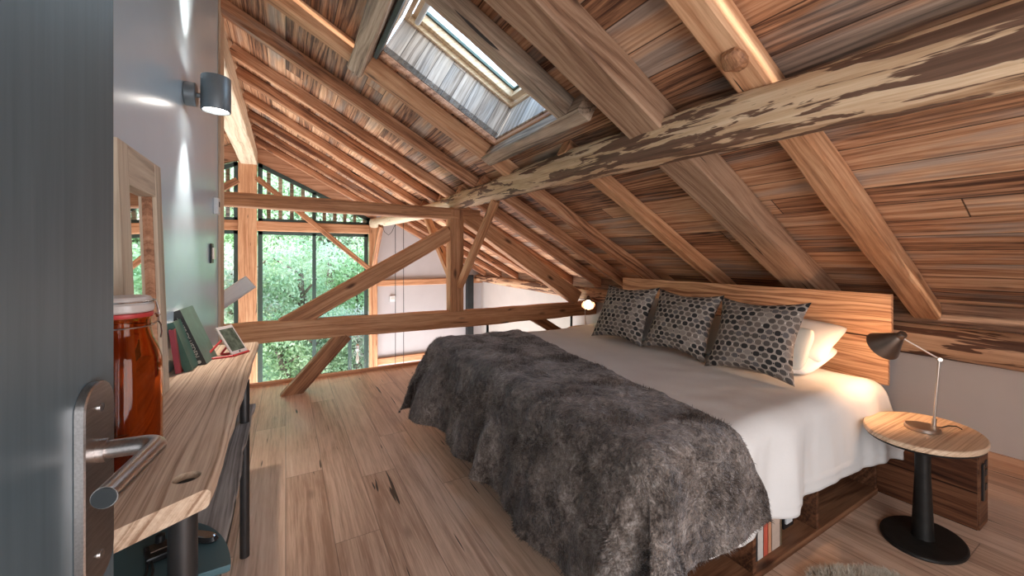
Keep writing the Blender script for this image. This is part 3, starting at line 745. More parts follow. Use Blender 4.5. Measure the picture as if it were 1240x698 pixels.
# stained wooden box wall behind the bed with the sockets in its end
pb=empty('headboard_box',(3.365,2.2,0),'dark stained low wooden box wall behind bed and bedside table, sockets in its end','storage box')
Mpb=frame((3.28,.62,0),(0,1,0),(0,0,1),(1,0,0))
MB().box((0,0,0),(3.0,.41,.17),None,.003).build('front_boards',m_darkbox,pb,Mpb)
MB().box((3.283,.612,.004),(3.447,.622,.408),None,.002).build('end_panel',m_base,pb)
MB().box((3.31,.603,.16),(3.345,.613,.36),None,.003).build('socket_strip',m_black,pb)
for z in (.20,.28,.33): MB().box((3.375,.606,z),(3.41,.613,z+.035),None,.003).build('switch',m_black,pb)
MB().box((3.28,.615,.41),(3.45,3.62,.425),None,.003).build('top_board',m_base,pb)

# books and boxes in the bed base
bx=1.925
specs=[(.030,.25,(.72,.68,.60),'white book standing in the bed base beside the fur hem, first from left'),(.012,.22,(.05,.05,.05),'thin black book second from left in the bed base'),
 (.050,.24,(.60,.55,.50),'pale grey book third from left in the bed base'),(.040,.25,(.55,.10,.06),'red book in the bed base'),(.030,.24,(.60,.28,.16),'orange-brown book right of the red one in the bed base'),
 (.080,.27,(.55,.42,.34),'thick beige book right of the orange-brown one in the bed base'),(.014,.25,(.20,.14,.08),'thin brown book in the bed base')]
for w,h_,cl,lb in specs:
    b=empty('book',(bx+w/2,1.16,.0352),lb,'book','books in the bed base')
    M=Matrix.Translation((bx,1.07,.0352))
    mb=MB(); mb.box((0,.0,0),(w,.003,h_)); mb.box((0,0,0),(.002,.17,h_)); mb.box((w-.002,0,0),(w,.17,h_)); mb.build('cover',flat('cover_'+lb[:14],cl,.5,0,.08,20),b,M)
    MB().box((.002,.004,.003),(w-.002,.165,h_-.004)).build('pages',m_page,b,M)
    bx+=w+.0015
for i,(x,z,w,hh) in enumerate(((2.215,.0352,.075,.11),(2.315,.0352,.10,.15))):
    t=empty('media_box',(x+w/2,1.2,z),['small dark box with silver bracket','larger dark box with pale label'][i]+' right of the books in bed base','box','dark boxes in the bed base')
    MB().box((x,1.12,z),(x+w,1.3,z+hh),None,.004).build('case',m_black,t)
    MB().box((x-.006,1.105,z+hh),(x+w,1.13,z+hh+.012),None,.003).build('bracket',m_nickel,t)
    MB().box((x+.01,1.112,z+.03),(x+w-.03,1.121,z+hh-.03),None,.001).build('label_plate',m_whitepl,t)

# ================================================================== bedside tables and lamps
def side_table(c,label,rz=0):
    t=empty('side_table',(c[0],c[1],0),label,'bedside table','oval bedside tables',rz)
    M=Matrix.Translation((c[0],c[1],0))@Matrix.Rotation(rz,4,'Z')
    MB().lathe([(.285,.556),(.297,.560),(.300,.570),(.299,.581),(.293,.585)],72,sy=.76).build('table_top',m_table,t,M,smooth=True)
    MB().lathe([(.288,.548),(.292,.5555)],64,sy=.76).build('rim_plate',m_dark,t,M,smooth=True)
    MB().lathe([(.046,.018),(.044,.03),(.038,.18),(.031,.36),(.031,.50),(.036,.535),(.09,.548)],40).build('stem',m_blackcast,t,M,smooth=True)
    MB().lathe([(.212,0),(.215,.006),(.213,.014),(.205,.018)],64,sy=.76).build('base',m_blackcast,t,M,smooth=True)
    MB().box((.044,-.006,.018),(.052,.006,.045)).build('bracket',m_steelwire,t,M)
    return t
side_table((2.93,.745),'oval wooden bedside table on a black pedestal, beside the near side of the bed')
side_table((3.37,3.93),'oval bedside table at the far side of the bed, mostly hidden',0)

def table_lamp(base,stem0,joint,head,axis,label,cablepts=None):
    z0=.5855
    t=empty('table_lamp',(base[0],base[1],z0),label,'lamp','bedside lamps')
    MB().lathe([(.066,0),(.070,.003),(.070,.017),(.066,.021),(.03,.022)],48).build('base',m_nickel,t,Matrix.Translation((base[0],base[1],z0)),smooth=True)
    j=V(joint); s0=V((stem0[0],stem0[1],z0+.02))
    mb=MB(); mb.tube([s0,j],.0055,14); mb.tube([s0,s0+(j-s0)*.10],.010,16); mb.build('stem',m_nickel,t,smooth=True)
    hd=V(head); mb=MB(); mb.tube([j,hd],.0045,12); mb.build('arm',m_nickel,t,smooth=True)
    a=(hd-j).normalized(); sd=a.cross(V((0,0,1))).normalized()
    MB().tube([j-sd*.014,j+sd*.014],.010,18).build('joint_knob',m_nickel,t,smooth=True)
    ax=V(axis).normalized(); Ms,_=along(hd-ax*.028,hd+ax,(0,0,1))
    # lathe about local z -> align to axis
    Mz=Ms@Matrix.Rotation(PI/2,4,'Y')
    shd=MB().lathe([(.0,-.004),(.016,-.003),(.020,.004),(.021,.028),(.026,.034),(.052,.085),(.084,.148),(.0825,.1485),(.050,.088),(.023,.038),(.018,.03)],44,cap=False).build('lamp_shade',m_lampshade,t,Mz,smooth=True)
    MB().lathe([(.008,.03),(.012,.05),(.024,.078),(.027,.095),(.022,.113),(.008,.122),(.001,.123)],20).build('bulb',m_bulb,shd,Mz,smooth='all')
    if cablepts: MB().tube(cablepts,.0028,8).build('cord',m_black,t,smooth=True)
    return hd+ax*.085
zt_=.588
l1=table_lamp((2.925,.745),(2.985,.717),(3.0,.70,.958),(2.925,.835,1.062),(.05,.10,-.088),'brushed metal lamp with cone shade on the near bedside table',
   [(2.99,.73,zt_),(3.04,.70,zt_),(3.10,.69,zt_),(3.13,.665,zt_),(3.10,.64,zt_)])
l2=table_lamp((3.37,3.93),(3.34,3.95),(3.34,3.96,.90),(3.37,3.93,.965),(-.50,-.58,-.62),'lit lamp at the far side of the bed, its glowing shade facing the room')

# sheepskin on the floor at the bottom of the photo
def rug(u,v):
    a=u*2*PI; r=v; k=1+.10*fb_(math.cos(a)*1.6,math.sin(a)*1.6,2)
    x=2.12+.33*r*k*math.cos(a); y=.60+.31*r*k*math.sin(a)
    return V((x,y,.012+.030*(1-r**4)+.010*fb_(x*14,y*14)))
def rugbl(mb,P):
    rnd=random.Random(9); nu=len(P)-1; nv=len(P[0])-1
    for _ in range(26000):
        fi=rnd.random()*(nu-1); rr=math.sqrt(rnd.random()); fj=rr*(nv-1); i=int(fi); j=int(fj)
        q=P[i][j].lerp(P[i+1][j],fi-i); q=q.lerp(P[i][min(j+1,nv)],fj-j)
        ctr=V((2.12,.60,0)); o=(q-ctr); o.z=0
        d=(o*1.6+V((rnd.uniform(-.6,.6),rnd.uniform(-.6,.6),.55))).normalized(); L=.03+.02*rnd.random()
        if d.z*L+q.z<.004: d.z=.1
        t=d.cross(V((0,0,1))); t.normalize(); t*=.0018; k=len(mb.v)
        mb.v+=[q-t,q+t,q+d*L]; mb.f.append((k,k+1,k+2))
tag(grid_mesh('sheepskin_rug',rug,90,30,m_rugfur,extra=rugbl),'cream sheepskin rug on the floor at the bottom edge of the photo','rug')

# ================================================================== LEFT SIDE
# wall lamp
wl=empty('wall_lamp',(XW,2.88,2.43),'grey cylindrical up-and-down wall lamp on the blue-grey wall','wall lamp')
Mw=Matrix.Translation((XW+.001,2.88,2.43))@Matrix.Rotation(PI/2,4,'Y')
MB().lathe([(.062,0),(.066,.004),(.066,.05),(.062,.054),(.012,.055)],44).build('wall_mount',m_wlamp,wl,Mw,smooth=True)
MB().lathe([(.014,.05),(.014,.085)],20).build('neck',m_wlamp,wl,Mw,smooth=True)
LX=-.355
Mb=Matrix.Translation((LX,2.88,2.352))
MB().lathe([(.062,.012),(.066,.0),(.0715,.0),(.073,.004),(.073,.194),(.0715,.198),(.066,.198),(.062,.186)],56,cap=False).build('lamp_body',m_wlamp,wl,Mb,smooth=True)
MB().lathe([(.0615,.012),(.0615,.016)],40).build('lower_lens',m_bulbw,wl,Mb,smooth=True)
MB().lathe([(.0615,.182),(.0615,.186)],40).build('upper_lens',m_bulbw,wl,Mb,smooth=True)
# small fittings at the wall's end
t=empty('wall_thermostat',(XW,3.95,1.90),'small white thermostat on the blue-grey wall near its end','thermostat')
MB().box((XW+.0005,3.90,1.84),(XW+.035,3.99,1.97),None,.008).build('housing',m_whitepl,t)
MB().box((XW+.034,3.925,1.90),(XW+.038,3.965,1.94)).build('display',m_dark,t)
t=empty('light_switch',(XW,3.80,1.53),'dark light switch on the blue-grey wall below the thermostat','switch')
MB().box((XW+.0005,3.73,1.45),(XW+.012,3.85,1.60),None,.003).build('plate',m_dark,t)
MB().box((XW+.011,3.76,1.48),(XW+.026,3.82,1.57),None,.003).build('rocker',m_nickel,t)

# console table
ct=empty('console_table',(-.33,2.1,0),'narrow wooden plank console table on steel legs along the left wall','console table')
CZ=.93; ct_t=.048
def plank(x0,x1,y0,y1,z0,z1,name,mat,par,edge=.012,skew=.0,seed=0,rnd_=.018,hole=None):
    # grain along Y: local x = world Y
    M=frame((0,0,0),(0,1,0),(-1,0,0),(0,0,1)); n=46; R=[]
    for i in range(n+1):
        t=i/n; y=y0+(y1-y0)*t
        w=edge*fb_(y*3.1+seed,seed,1)+edge*.4*fb_(y*9,seed,4)
        xf=x1+w; prof=[(x0,z0),(x0,z1)]
        for k in range(7):
            a=PI/2*(1-k/6)
            prof.append((xf-rnd_+rnd_*math.cos(a),z1-rnd_+rnd_*math.sin(a)))
        prof.append((xf-.004,z0+.004)); prof.append((xf-.01,z0))
        ring=[]
        for (x,z) in prof:
            yy=y+skew*(1-t)*((x-x1)/(x1-x0))
            ring.append(V((yy,-x,z)))
        R.append(ring)
    return MB().rings(R).build(name,mat,par,M,smooth=True)
top=plank(XW+.004,-.158,1.225,3.15,CZ-ct_t,CZ,'table_top',m_console,ct,edge=.010,skew=.22,seed=2)
# cable hole in the top
hl=MB().lathe([(.030,-.02),(.030,.02)],36).build('hole_cutter',m_dark,None,Matrix.Translation((-.222,1.305,CZ)))
bo=top.modifiers.new('hole','BOOLEAN'); bo.object=hl; bo.operation='DIFFERENCE'; bo.solver='EXACT'
dg=bpy.context.evaluated_depsgraph_get(); me=bpy.data.meshes.new_from_object(top.evaluated_get(dg)); top.modifiers.clear(); top.data=me
bpy.data.objects.remove(hl,do_unlink=True)
MB().lathe([(.0285,0),(.0285,.002)],28).build('hole_shade_disc',m_dark,ct,Matrix.Translation((-.222,1.305,CZ-.0195)))  # dark disc on the recess floor, stands in for the shade inside the hole
plank(XW+.02,-.150,1.262,2.66,.640,.672,'lower_shelf',m_shelf,ct,edge=.02,seed=5,rnd_=.006)
for (x,y,r) in ((-.217,1.233,.029),(-.45,1.14,.028),(-.178,2.385,.021),(-.45,2.385,.021)):
    MB().tube([(x,y,.0),(x,y,CZ-ct_t-.001)],r,28).build('leg',m_leg,ct,smooth=True)
MB().box((-.47,2.365,.615),(-.16,2.405,.639)).build('shelf_bracket',m_leg,ct)
MB().box((-.47,1.265,.615),(-.19,1.30,.639)).build('shelf_bracket',m_leg,ct)

# amber swing-top jar
jx,jy=-.385,1.47
jr=empty('swing_top_jar',(jx,jy,CZ),'large amber glass jar with cream lid and wire clasp on the console','jar')
Mj=Matrix.Translation((jx,jy,CZ+.001))
outer=[(.050,0),(.074,.002),(.081,.014),(.081,.24),(.079,.285),(.070,.322),(.060,.345),(.056,.365),(.056,.395),(.058,.402)]
inner=[(.054,.402),(.052,.39),(.052,.366),(.056,.346),(.066,.32),(.075,.283),(.0765,.24),(.0765,.020),(.06,.010),(.0,.009)]
MB().lathe([(0.0,0)]+outer+inner,56,cap=False).build('glass_body',m_amber,jr,Mj,smooth=True)
MB().lathe([(.0,.404),(.060,.404),(.0615,.408),(.0615,.414),(.058,.416)],48,cap=False).build('rubber_seal',m_red,jr,Mj,smooth=True)
MB().lathe([(.0,.417),(.058,.417),(.0625,.421),(.0635,.430),(.0625,.438),(.058,.443),(.058,.452),(.054,.458),(.045,.461),(.0,.463)],48,cap=False).build('lid',m_cream,jr,Mj,smooth=True)
mb=MB(); ring=[(.0605*math.cos(a*PI/18),.0605*math.sin(a*PI/18),.378) for a in range(37)]
mb.tube(ring,.002,8); ring=[(.066*math.cos(a*PI/18),.066*math.sin(a*PI/18),.446) for a in range(0,37)]
mb.tube(ring,.002,8)
for s_ in (-1,1):
    ca=math.radians(20 if s_>0 else 200); q=lambda r,z,da=0:(r*math.cos(ca+da),r*math.sin(ca+da),z)
    mb.tube([q(.061,.378),q(.072,.385,.08),q(.075,.40,.1),q(.071,.425,.05),q(.066,.446)],.0022,8)
    mb.tube([q(.072,.385,.08),q(.080,.372,.15),q(.082,.35,.18),q(.078,.335,.1)],.0022,8)
    mb.tube([q(.068,.40,-.12),q(.073,.402,0),q(.068,.405,.14)],.004,8)
mb.build('wire_clasp',m_steelwire,jr,Mj,smooth=True)

# leaning mirror frame
mf=empty('mirror',(-.44,2.05,CZ),'pale wood framed mirror leaning on the wall behind the jar','mirror')
hgt=.945; lean=math.asin(.030/hgt)
# local x along world Y, local y up (leaning), local z out of the wall
ez=V((math.cos(lean),0,math.sin(lean))); ey=V((-math.sin(lean),0,math.cos(lean))); ex=V((0,1,0))
Mm=frame(V((-.465,1.70,CZ+.002)),ex,ey,ez)
Wd=.50
def mpart(name,a,b,mat): return MB().box(a,b,None,.003).build(name,mat,mf,Mm)
def mstile(name,x0,x1): 
    Mu=frame(Mm@V((x1,0,0)),ey,-ex,ez); return MB().box((0,0,0),(hgt,x1-x0,.034),None,.004).build(name,m_frame,mf,Mu)
mstile('side_rail',0,.10); mstile('side_rail',Wd-.085,Wd)
mpart('top_rail',(.1005,hgt-.135,0),(Wd-.0855,hgt,.033),m_frame)
mpart('bottom_rail',(.1005,0,0),(Wd-.0855,.17,.033),m_frame)
mpart('inner_edge',(.1005,.1705,.0),(.110,hgt-.1355,.022),m_redwood); mpart('inner_edge',(Wd-.0955,.1705,.0),(Wd-.0865,hgt-.1355,.022),m_redwood)
mpart('mirror_glass',(.111,.1705,.001),(Wd-.096,hgt-.1355,.006),m_mirror)

# books leaning on the wall at the end of the console
def lean_book(p,th,dep,hh,ang,col,label,yaw=0,text=None,sp=None):
    b=empty('book',p,label,'book','books on the console table')
    # local x: thickness towards room, local y: depth away from the camera, local z up, leaning to the wall
    M=Matrix.Translation(V(p))@Matrix.Rotation(yaw,4,'Z')@Matrix.Rotation(-ang,4,'Y')
    mc=flat('console_cover_'+label[:12],col,.35,0,.15,14); ms=flat('console_spine_'+label[:12],sp or col,.4,0,.1,14)
    mb=MB(); mb.box((0,0,0),(.003,dep,hh)); mb.box((-th,0,0),(-th+.003,dep,hh)); mb.build('cover',mc,b,M)
    MB().box((-th,-.003,0),(.003,.0,hh)).build('spine',ms,b,M)
    MB().box((-th+.0032,.0005,.004),(-.0002,dep-.004,hh-.004)).build('pages',m_page,b,M)
    if text:
        cu=bpy.data.curves.new('spine_title','FONT'); cu.body=text; cu.size=.030; cu.align_x='CENTER'; cu.align_y='CENTER'; cu.extrude=.0003
        o=bpy.data.objects.new('spine_title',cu); C.objects.link(o)
        Mt=M@frame((-th/2+.001,-.0036,hh*.48),(0,0,-1),(1,0,0),(0,-1,0))
        bpy.context.view_layer.update()
        dg=bpy.context.evaluated_depsgraph_get(); me=bpy.data.meshes.new_from_object(o.evaluated_get(dg)); bpy.data.objects.remove(o,do_unlink=True)
        me.materials.clear(); me.materials.append(m_pgrey)
        o=bpy.data.objects.new('spine_title',me); C.objects.link(o); o.parent=b; o.matrix_basis=W[b.name].inverted()@Mt; W[o.name]=Mt
        MB().lathe([(.009,0),(.009,.0004)],20).build('spine_emblem',m_pgrey,b,M@frame((-th/2+.001,-.0036,.025),(1,0,0),(0,0,1),(0,-1,0)))
        mb=MB(); mb.tube([(-th/2+.001-.010,-.0038,hh*.86),(-th/2+.001,-.0038,hh*.82),(-th/2+.011,-.0038,hh*.86)],.0012,6); mb.tube([(-th/2+.001,-.0038,hh*.82),(-th/2+.001,-.0038,hh*.88)],.0014,6)
        mb.build('spine_ornament',m_pgrey,b,M)
    return b
lean_book((-.365,2.62,CZ+.001),.045,.20,.315,.37,(.10,.20,.165),'thick dark green book with a pale title on its spine, leaning on the wall','-' and -.10,'MERCY HEDEN',(.035,.035,.035))
lean_book((-.405,2.50,CZ+.006),.030,.17,.255,.30,(.05,.13,.10),'thin dark green book leaning, between the mirror frame and the thick book',-.04)
lean_book((-.445,2.47,CZ+.004),.018,.15,.215,.12,(.42,.05,.05),'narrow red and blue book at the foot of the mirror frame',0,None,(.35,.05,.07))
# tablet on red stand
tb=empty('tablet',(-.30,2.80,CZ),'small tablet with pale frame tilted on a red stand, beside the books','tablet')
Mt=Matrix.Translation((-.262,2.74,CZ+.012))@Matrix.Rotation(-.62,4,'Z')@Matrix.Rotation(-.60,4,'Y')
MB().box((-.010,0,0),(0,.115,.185),None,.004).build('housing',m_cream,tb,Mt)
MB().box((-.0005,.010,.020),(.0012,.105,.165)).build('screen',flat('tablet_screen',(.10,.12,.09),.12,0,.5,30),tb,Mt)
MB().tube([(.0012,.057,.010),(.0022,.057,.010)],.005,16).build('home_button',m_black,tb,Mt)
mb=MB(); mb.tube([(-.012,.02,.075),(-.085,.02,-.045+.0)],.006,10,M=Mt); mb.tube([(-.012,.09,.075),(-.085,.09,-.045)],.006,10,M=Mt)
ms=MB()
z=CZ+.0065
b0=Mt@V((0,.0,0)); b1=Mt@V((0,.115,0)); k0=Mt@V((-.012,.01,.11)); k1=Mt@V((-.012,.105,.11))
f0=V((b0.x-.13,b0.y-.02,z)); f1=V((b1.x-.13,b1.y-.02,z)); b0.z=z; b1.z=z
for a,b in ((k0,f0),(k1,f1),(f0,b0),(f1,b1),(b0+V((.004,0,0)),b1+V((.004,0,0))),(k0,k1)): ms.tube([a,b],.006,10)
rs=ms.build('tablet_stand',m_red,None,smooth=True); tag(rs,'red bent stand holding up the tablet on the console','stand')
mb=None

# teal tray on the lower shelf, with a charging cradle on it
def sell(a,b,z,n=64,e=2.6):
    out=[]
    for k in range(n):
        t=2*PI*k/n; c_,s_=math.cos(t),math.sin(t)
        out.append(V((a*math.copysign(abs(c_)**(2/e),c_),b*math.copysign(abs(s_)**(2/e),s_),z)))
    return out
tc=empty('round_tray',(-.32,1.45,.673),'teal painted metal tray with a rounded end on the lower shelf of the console','tray')
def tray_ring(z,k):
    P=[(-.488,1.266),(-.125,1.266)]
    for q in range(1,25):
        y=1.266+q*.0122
        x=-.335+.215*math.sqrt(max(0,1-((y-1.2)/.36)**2)); P.append((x,y))
    P.append((-.488,P[-1][1]))
    cx_,cy_=-.32,1.4
    return [V((cx_+(x-cx_)*k,cy_+(y-cy_)*k,z)) for x,y in P]
MB().rings([tray_ring(.6725,.96),tray_ring(.678,.99),tray_ring(.690,1.0),tray_ring(.694,.995)]).build('tray_body',m_teal,tc,smooth=True)
cr=empty('charging_cradle',(-.28,1.40,.694),'black charging cradle with a cable on the teal tray','charger')
Mk=Matrix.Translation((-.29,1.395,.6945))@Matrix.Scale(.75,4)@Matrix.Rotation(.3,4,'Z')
MB().box((-.045,-.03,0),(.035,.06,.022),None,.005).build('dock',m_black,cr,Mk)
MB().box((-.03,.0,.0215),(.03,.05,.026),None,.001).build('charging_pad',m_lampshade,cr,Mk)
MB().lathe([(.012,.022),(.016,.03),(.014,.05),(.006,.054)],20).build('plug',m_black,cr,Mk@Matrix.Translation((.0,.045,.003)),smooth=True)
MB().tube([Mk@V(p) for p in ((-.04,-.03,.010),(-.045,-.07,.004),(-.06,-.14,.004),(-.09,-.20,.004))],.003,8).build('cable',m_black,cr,smooth=True)
MB().tube([Mk@V(p) for p in ((-.03,-.03,.010),(-.03,-.08,.004),(-.045,-.15,.004),(-.08,-.22,.004))],.003,8).build('cable',m_black,cr,smooth=True)
ms_=empty('handset',(-.215,1.42,.694),'dark handset with a silver edge lying beside the charging cradle','handset')
Mh=Matrix.Translation((-.205,1.415,.6945))@Matrix.Rotation(.9,4,'Z')@Matrix.Scale(.7,4)
MB().rings([sell(.022,.06,0,24),sell(.026,.066,.008,24),sell(.02,.058,.022,24)]).build('shell',m_black,ms_,Mh,smooth=True)
MB().rings([sell(.019,.056,.0222,24),sell(.016,.05,.026,24)]).build('top_cover',m_steelwire,ms_,Mh,smooth=True)

# open door in the left foreground
th_=math.radians(22.2)
cth,sth=math.cos(math.radians(29.72)),math.sin(math.radians(29.72))
vdir=V((.378*cth-.926*sth,-.378*sth-.926*cth,0)).normalized()
E0=V((-1.004*.47*cth+.47*sth,1.004*.47*sth+.47*cth,0))
nrm=V((-vdir.y,vdir.x,0)); nrm=nrm if nrm.x>0 else -nrm
MDr=frame(E0,vdir,nrm.cross(vdir) if False else V((0,0,1)).cross(vdir),(0,0,1))
# local x along the door towards the hinge, local y: V(0,0,1) x vdir
ysgn=1 if (V((0,0,1)).cross(vdir)).dot(nrm)>0 else -1
dr=empty('door_1',(E0.x,E0.y,0),None,None,None,kind='structure'); dr['label']='grey-blue laminate door standing open at the left edge with a steel lever handle'
def dbox(name,x0,x1,n0,n1,z0,z1,mat,par,ch=0.0):
    a,b=sorted((n0*ysgn,n1*ysgn)); return MB().box((x0,a,z0),(x1,b,z1),None,ch).build(name,mat,par,MDr)
leaf=dbox('door_leaf',0,.80,-.042,0,.006,2.10,m_door,dr,.0015)
# back plate with rounded ends
def plate():
    mb=MB(); w=.0275; xc=.0475; z0,z1=1.150,1.365; pts=[]
    for k in range(17): a=PI*k/16; pts.append((xc+w*math.cos(a),z1-w+w*math.sin(a)))
    for k in range(17): a=PI+PI*k/16; pts.append((xc+w*math.cos(a),z0+w+w*math.sin(a)))
    n=len(pts); y0,y1=0.0005*ysgn,.009*ysgn
    R=[[V((x,y0,z)) for x,z in pts],[V((x,y1*.85,z)) for x,z in pts],[V((xc+(x-xc)*.95,y1,1.2575+(z-1.2575)*.993)) for x,z in pts]]
    mb.rings(R); return mb.build('handle_plate',m_steel,dr,MDr,smooth=True)
pt_=plate()
for z in (1.337,1.178): MB().tube([(.0475,.0092*ysgn,z),(.0475,.0104*ysgn,z)],.0045,18).build('screw',m_steelwire,pt_,MDr,smooth=True)
lz=1.290
pts=[(.0475,.009*ysgn,lz),(.0475,.045*ysgn,lz)]
for k in range(1,9):
    a=PI/2*k/8; pts.append((.0475+.016*(1-math.cos(a)),(.045+.016*math.sin(a))*ysgn,lz))
pts.append((.160,.061*ysgn,lz))
mb=MB(); mb.tube(pts,.0095,28); mb.tube([(.0475,.009*ysgn,lz),(.0475,.016*ysgn,lz)],.0125,28)
dh=mb.build('door_handle',m_steel,dr,MDr,smooth=True)
MB().tube([(.1602,.061*ysgn,lz),(.1610,.061*ysgn,lz)],.0088,28).build('handle_cap',m_dark,dh,MDr)

# ================================================================== OUTSIDE
N=NT('hillside_grass'); c=N.coord(); mg=N.fin(N.ramp(N.m('ADD',N.m('MULTIPLY',N.noise(c,9,5,.75),.6),N.m('MULTIPLY',N.noise(c,1.5,3),.4)),[(.38,(.10,.17,.08)),(.5,(.34,.46,.26)),(.62,(.66,.72,.52))]),.9)
def hill(u,v):
    x=-30+60*u; y=GY+1.2+50*v
    return V((x,y,-3.0+.42*(y-GY)+1.2*fb_(x*.12,y*.12)+.3*fb_(x*.6,y*.6)))
hl=grid_mesh('hillside_ground',hill,60,60,mg); tag(hl,kind='structure')
def leafmat(name,a,b,c_):
    N=NT(name); oc=N.coord(); f=N.noise(oc,1.3,3); f2=N.noise(oc,9,2)
    N.bs.inputs['Transmission Weight'].default_value=0
    col=N.ramp(N.m('ADD',N.m('MULTIPLY',f,.5),N.m('MULTIPLY',f2,.5)),[(.35,a),(.5,b),(.65,c_)])
    dif=N.n('ShaderNodeBsdfDiffuse'); tr=N.n('ShaderNodeBsdfTranslucent'); mx=N.n('ShaderNodeMixShader'); mx.inputs[0].default_value=.45
    N.ln(col,dif.inputs[0]); N.ln(col,tr.inputs[0]); N.ln(dif.outputs[0],mx.inputs[1]); N.ln(tr.outputs[0],mx.inputs[2]); N.ln(mx.outputs[0],N.out.inputs[0])
    return N.mat
LM=[leafmat('leaves_fresh_green',(.20,.34,.14),(.44,.60,.34),(.74,.84,.60)),leafmat('leaves_pale_green',(.28,.42,.24),(.54,.68,.46),(.78,.86,.68)),leafmat('leaves_with_blossom',(.22,.36,.22),(.50,.58,.44),(.82,.68,.66))]
mbark=flat('bark',(.16,.12,.09),.9,0,.3,12)
def tree(x,y,hh,R,mat,label,seed,n=2600,ls=.14):
    rnd=random.Random(seed); z0=-3.0+.42*(y-GY)+1.2*fb_(x*.12,y*.12)+.3*fb_(x*.6,y*.6)
    if hh>4: hh=max(3.5,1.5+.27*math.hypot(x,y)-z0)
    t=empty('leafy_tree',(x,y,z0-.1),label,'tree','trees behind the window')
    mb=MB(); mb.tube([(x,y,z0-.3),(x+.1,y,z0+hh*.3),(x-.08,y,z0+hh*.62)],[.16,.12,.05],10)
    for k in range(5):
        a=rnd.random()*6.28; zz=z0+hh*(.25+.1*k); mb.tube([(x,y,zz),(x+R*.6*math.cos(a),y+R*.6*math.sin(a),zz+hh*.18)],[.05,.02],6)
    mb.build('trunk',mbark,t,smooth=True)
    mb=MB(); blobs=[(V((x+rnd.uniform(-.6,.6)*R,y+rnd.uniform(-.5,.5)*R,z0+hh*rnd.uniform(.18,.88))),R*rnd.uniform(.35,.62)) for _ in range(16)]
    for _ in range(n):
        c,r=blobs[rnd.randrange(len(blobs))]
        d=V((rnd.gauss(0,1),rnd.gauss(0,1),rnd.gauss(0,1))).normalized(); p=c+d*r*(rnd.random()**.35)
        a=V((rnd.gauss(0,1),rnd.gauss(0,1),rnd.gauss(0,1))).normalized()*ls*rnd.uniform(.6,1.3); b=a.cross(d).normalized()*a.length*.55
        k=len(mb.v); mb.v+=[p-a,p+b*.8,p+a,p-b*.8]; mb.f.append((k,k+1,k+2,k+3))
    mb.build('foliage',mat,t)
TR=[(-1.4,15.5,8.5,2.2,0,'left of the tall column'),(-.2,14.2,5.8,2.0,1,'low, just right of the tall column'),(1.3,15.2,6.2,2.1,2,'with pinkish blossom in the middle of the big window'),
    (2.9,15.8,7.5,2.2,0,'at the right edge of the big window'),(.6,19.5,10.5,3.2,1,'tall, behind the middle of the big window'),(-2.6,19.5,11.5,3.3,0,'tall, behind the left pane'),
    (4.2,20.5,11,3.3,2,'tall, behind the right edge of the window'),(-4.5,17,9,2.8,1,'far left of the column'),(1.9,26,15,4.6,0,'highest on the slope, right'),(-2.8,27,15.5,4.8,1,'highest on the slope, left'),
    (.4,12.4,2.8,1.2,1,'short and bushy, close below the window'),(1.9,12.9,2.6,1.1,0,'short and bushy, by the slim post'),(-1.0,12.6,2.7,1.2,2,'short with blossom, at the foot of the column'),
    (-.1,11.1,1.7,.9,0,'lowest of all, seen under the low tie beam at its left'),(.75,11.3,1.6,.95,1,'lowest of all, seen under the low tie beam beside the strut'),(1.6,11.2,1.6,.9,2,'lowest of all, beside the glass lantern')]
for i,(x,y,hh,R,k,w) in enumerate(TR):
    tree(x,y,hh,R,LM[k],('fresh green','pale green','blossoming')[k]+' tree outside '+w,100+i,n=11000 if R>1.5 else 5000,ls=.055+.006*(y-12))

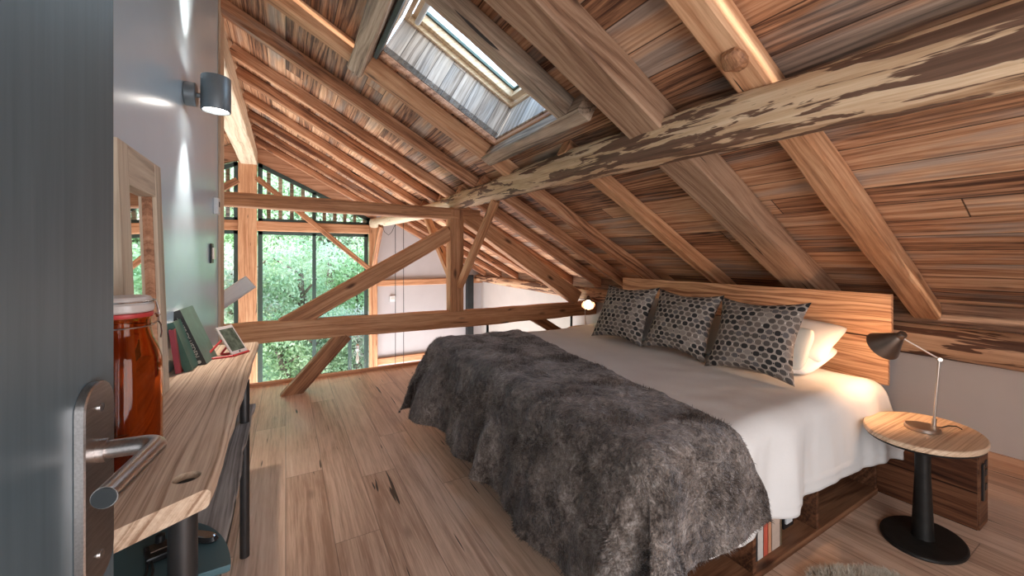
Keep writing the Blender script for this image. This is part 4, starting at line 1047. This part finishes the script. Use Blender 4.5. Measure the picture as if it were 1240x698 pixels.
# ================================================================== LIGHT
sc=bpy.context.scene
w=bpy.data.worlds.new('World'); sc.world=w; w.use_nodes=True; nt=w.node_tree
bg=nt.nodes['Background']
tc_=nt.nodes.new('ShaderNodeTexCoord'); sx_=nt.nodes.new('ShaderNodeSeparateXYZ'); rp_=nt.nodes.new('ShaderNodeValToRGB')
nt.links.new(tc_.outputs['Generated'],sx_.inputs[0]); nt.links.new(sx_.outputs[2],rp_.inputs[0])
rp_.color_ramp.elements[0].color=(.86,.93,1,1); rp_.color_ramp.elements[1].color=(.36,.60,.95,1); rp_.color_ramp.elements[1].position=.9
nt.links.new(rp_.outputs[0],bg.inputs[0]); bg.inputs[1].default_value=5.2
def light(name,typ,loc,energy,col,size=.1,rot=None,**k):
    l=bpy.data.lights.new(name,typ); l.energy=energy; l.color=col
    if typ=='AREA':
        l.shape='RECTANGLE'; l.size=size[0]; l.size_y=size[1]
    elif typ=='SUN': l.angle=size
    else: l.shadow_soft_size=size
    for a,b in k.items(): setattr(l,a,b)
    o=bpy.data.objects.new(name,l); C.objects.link(o); o.location=loc
    if rot is not None: o.rotation_euler=V(rot).to_track_quat('-Z','Y').to_euler()
    return o
light('sun','SUN',(0,0,10),7.0,(1,.95,.88),.01,rot=(.72,.62,-.42))
light('bedside_lamp_light','POINT',tuple(l1),20,(1,.58,.32),.03)
light('far_lamp_light','POINT',tuple(l2),15,(1,.60,.34),.03)
light('wall_lamp_up','SPOT',(LX,2.88,2.56),55,(1,.86,.74),.03,rot=(-.10,0,1),spot_size=math.radians(62),spot_blend=.9)
light('wall_lamp_down','SPOT',(LX,2.88,2.345),55,(1,.86,.74),.03,rot=(-.10,0,-1),spot_size=math.radians(62),spot_blend=.9)
# unseen fill light added behind the viewer to brighten the room; portals for the glazing
light('rear_fill','AREA',(.7,-1.38,1.15),60,(.97,.97,1),(2.2,1.7),rot=(.02,1,.05))
def portal(loc,size,rot):
    o=light('window_portal','AREA',loc,1,(1,1,1),size,rot=rot); o.data.cycles.is_portal=True
portal((.56,GY+.12,.9),(2.1,5.6),(0,-1,0))
portal((-2.4,GY+.12,.9),(3.2,5.6),(0,-1,0))
portal(tuple(RP((WX0+WX1)/2,(WY0+WY1)/2,-.55)),(1.2,1.0),(-sn,0,-cn))
light('lower_fill','AREA',(1.0,7.3,-2.5),350,(.97,.97,1),(5,3.4),rot=(0,0,1))  # added upward fill below the loft edge, out of view, no fixture there

# ================================================================== CAMERA
cam=bpy.data.cameras.new('camera'); co=bpy.data.objects.new('camera',cam); C.objects.link(co); sc.camera=co
cam.sensor_fit='HORIZONTAL'; cam.sensor_width=36; cam.lens=36*480/1240; cam.shift_y=-38/1240; cam.clip_start=.02; cam.clip_end=300
co.location=(0,0,1.5); co.rotation_euler=(PI/2,0,-math.atan(274/480))
sc.view_settings.view_transform='Standard'; sc.view_settings.look='None'; sc.view_settings.gamma=1; sc.view_settings.use_curve_mapping=False
sc.view_settings.exposure=.33
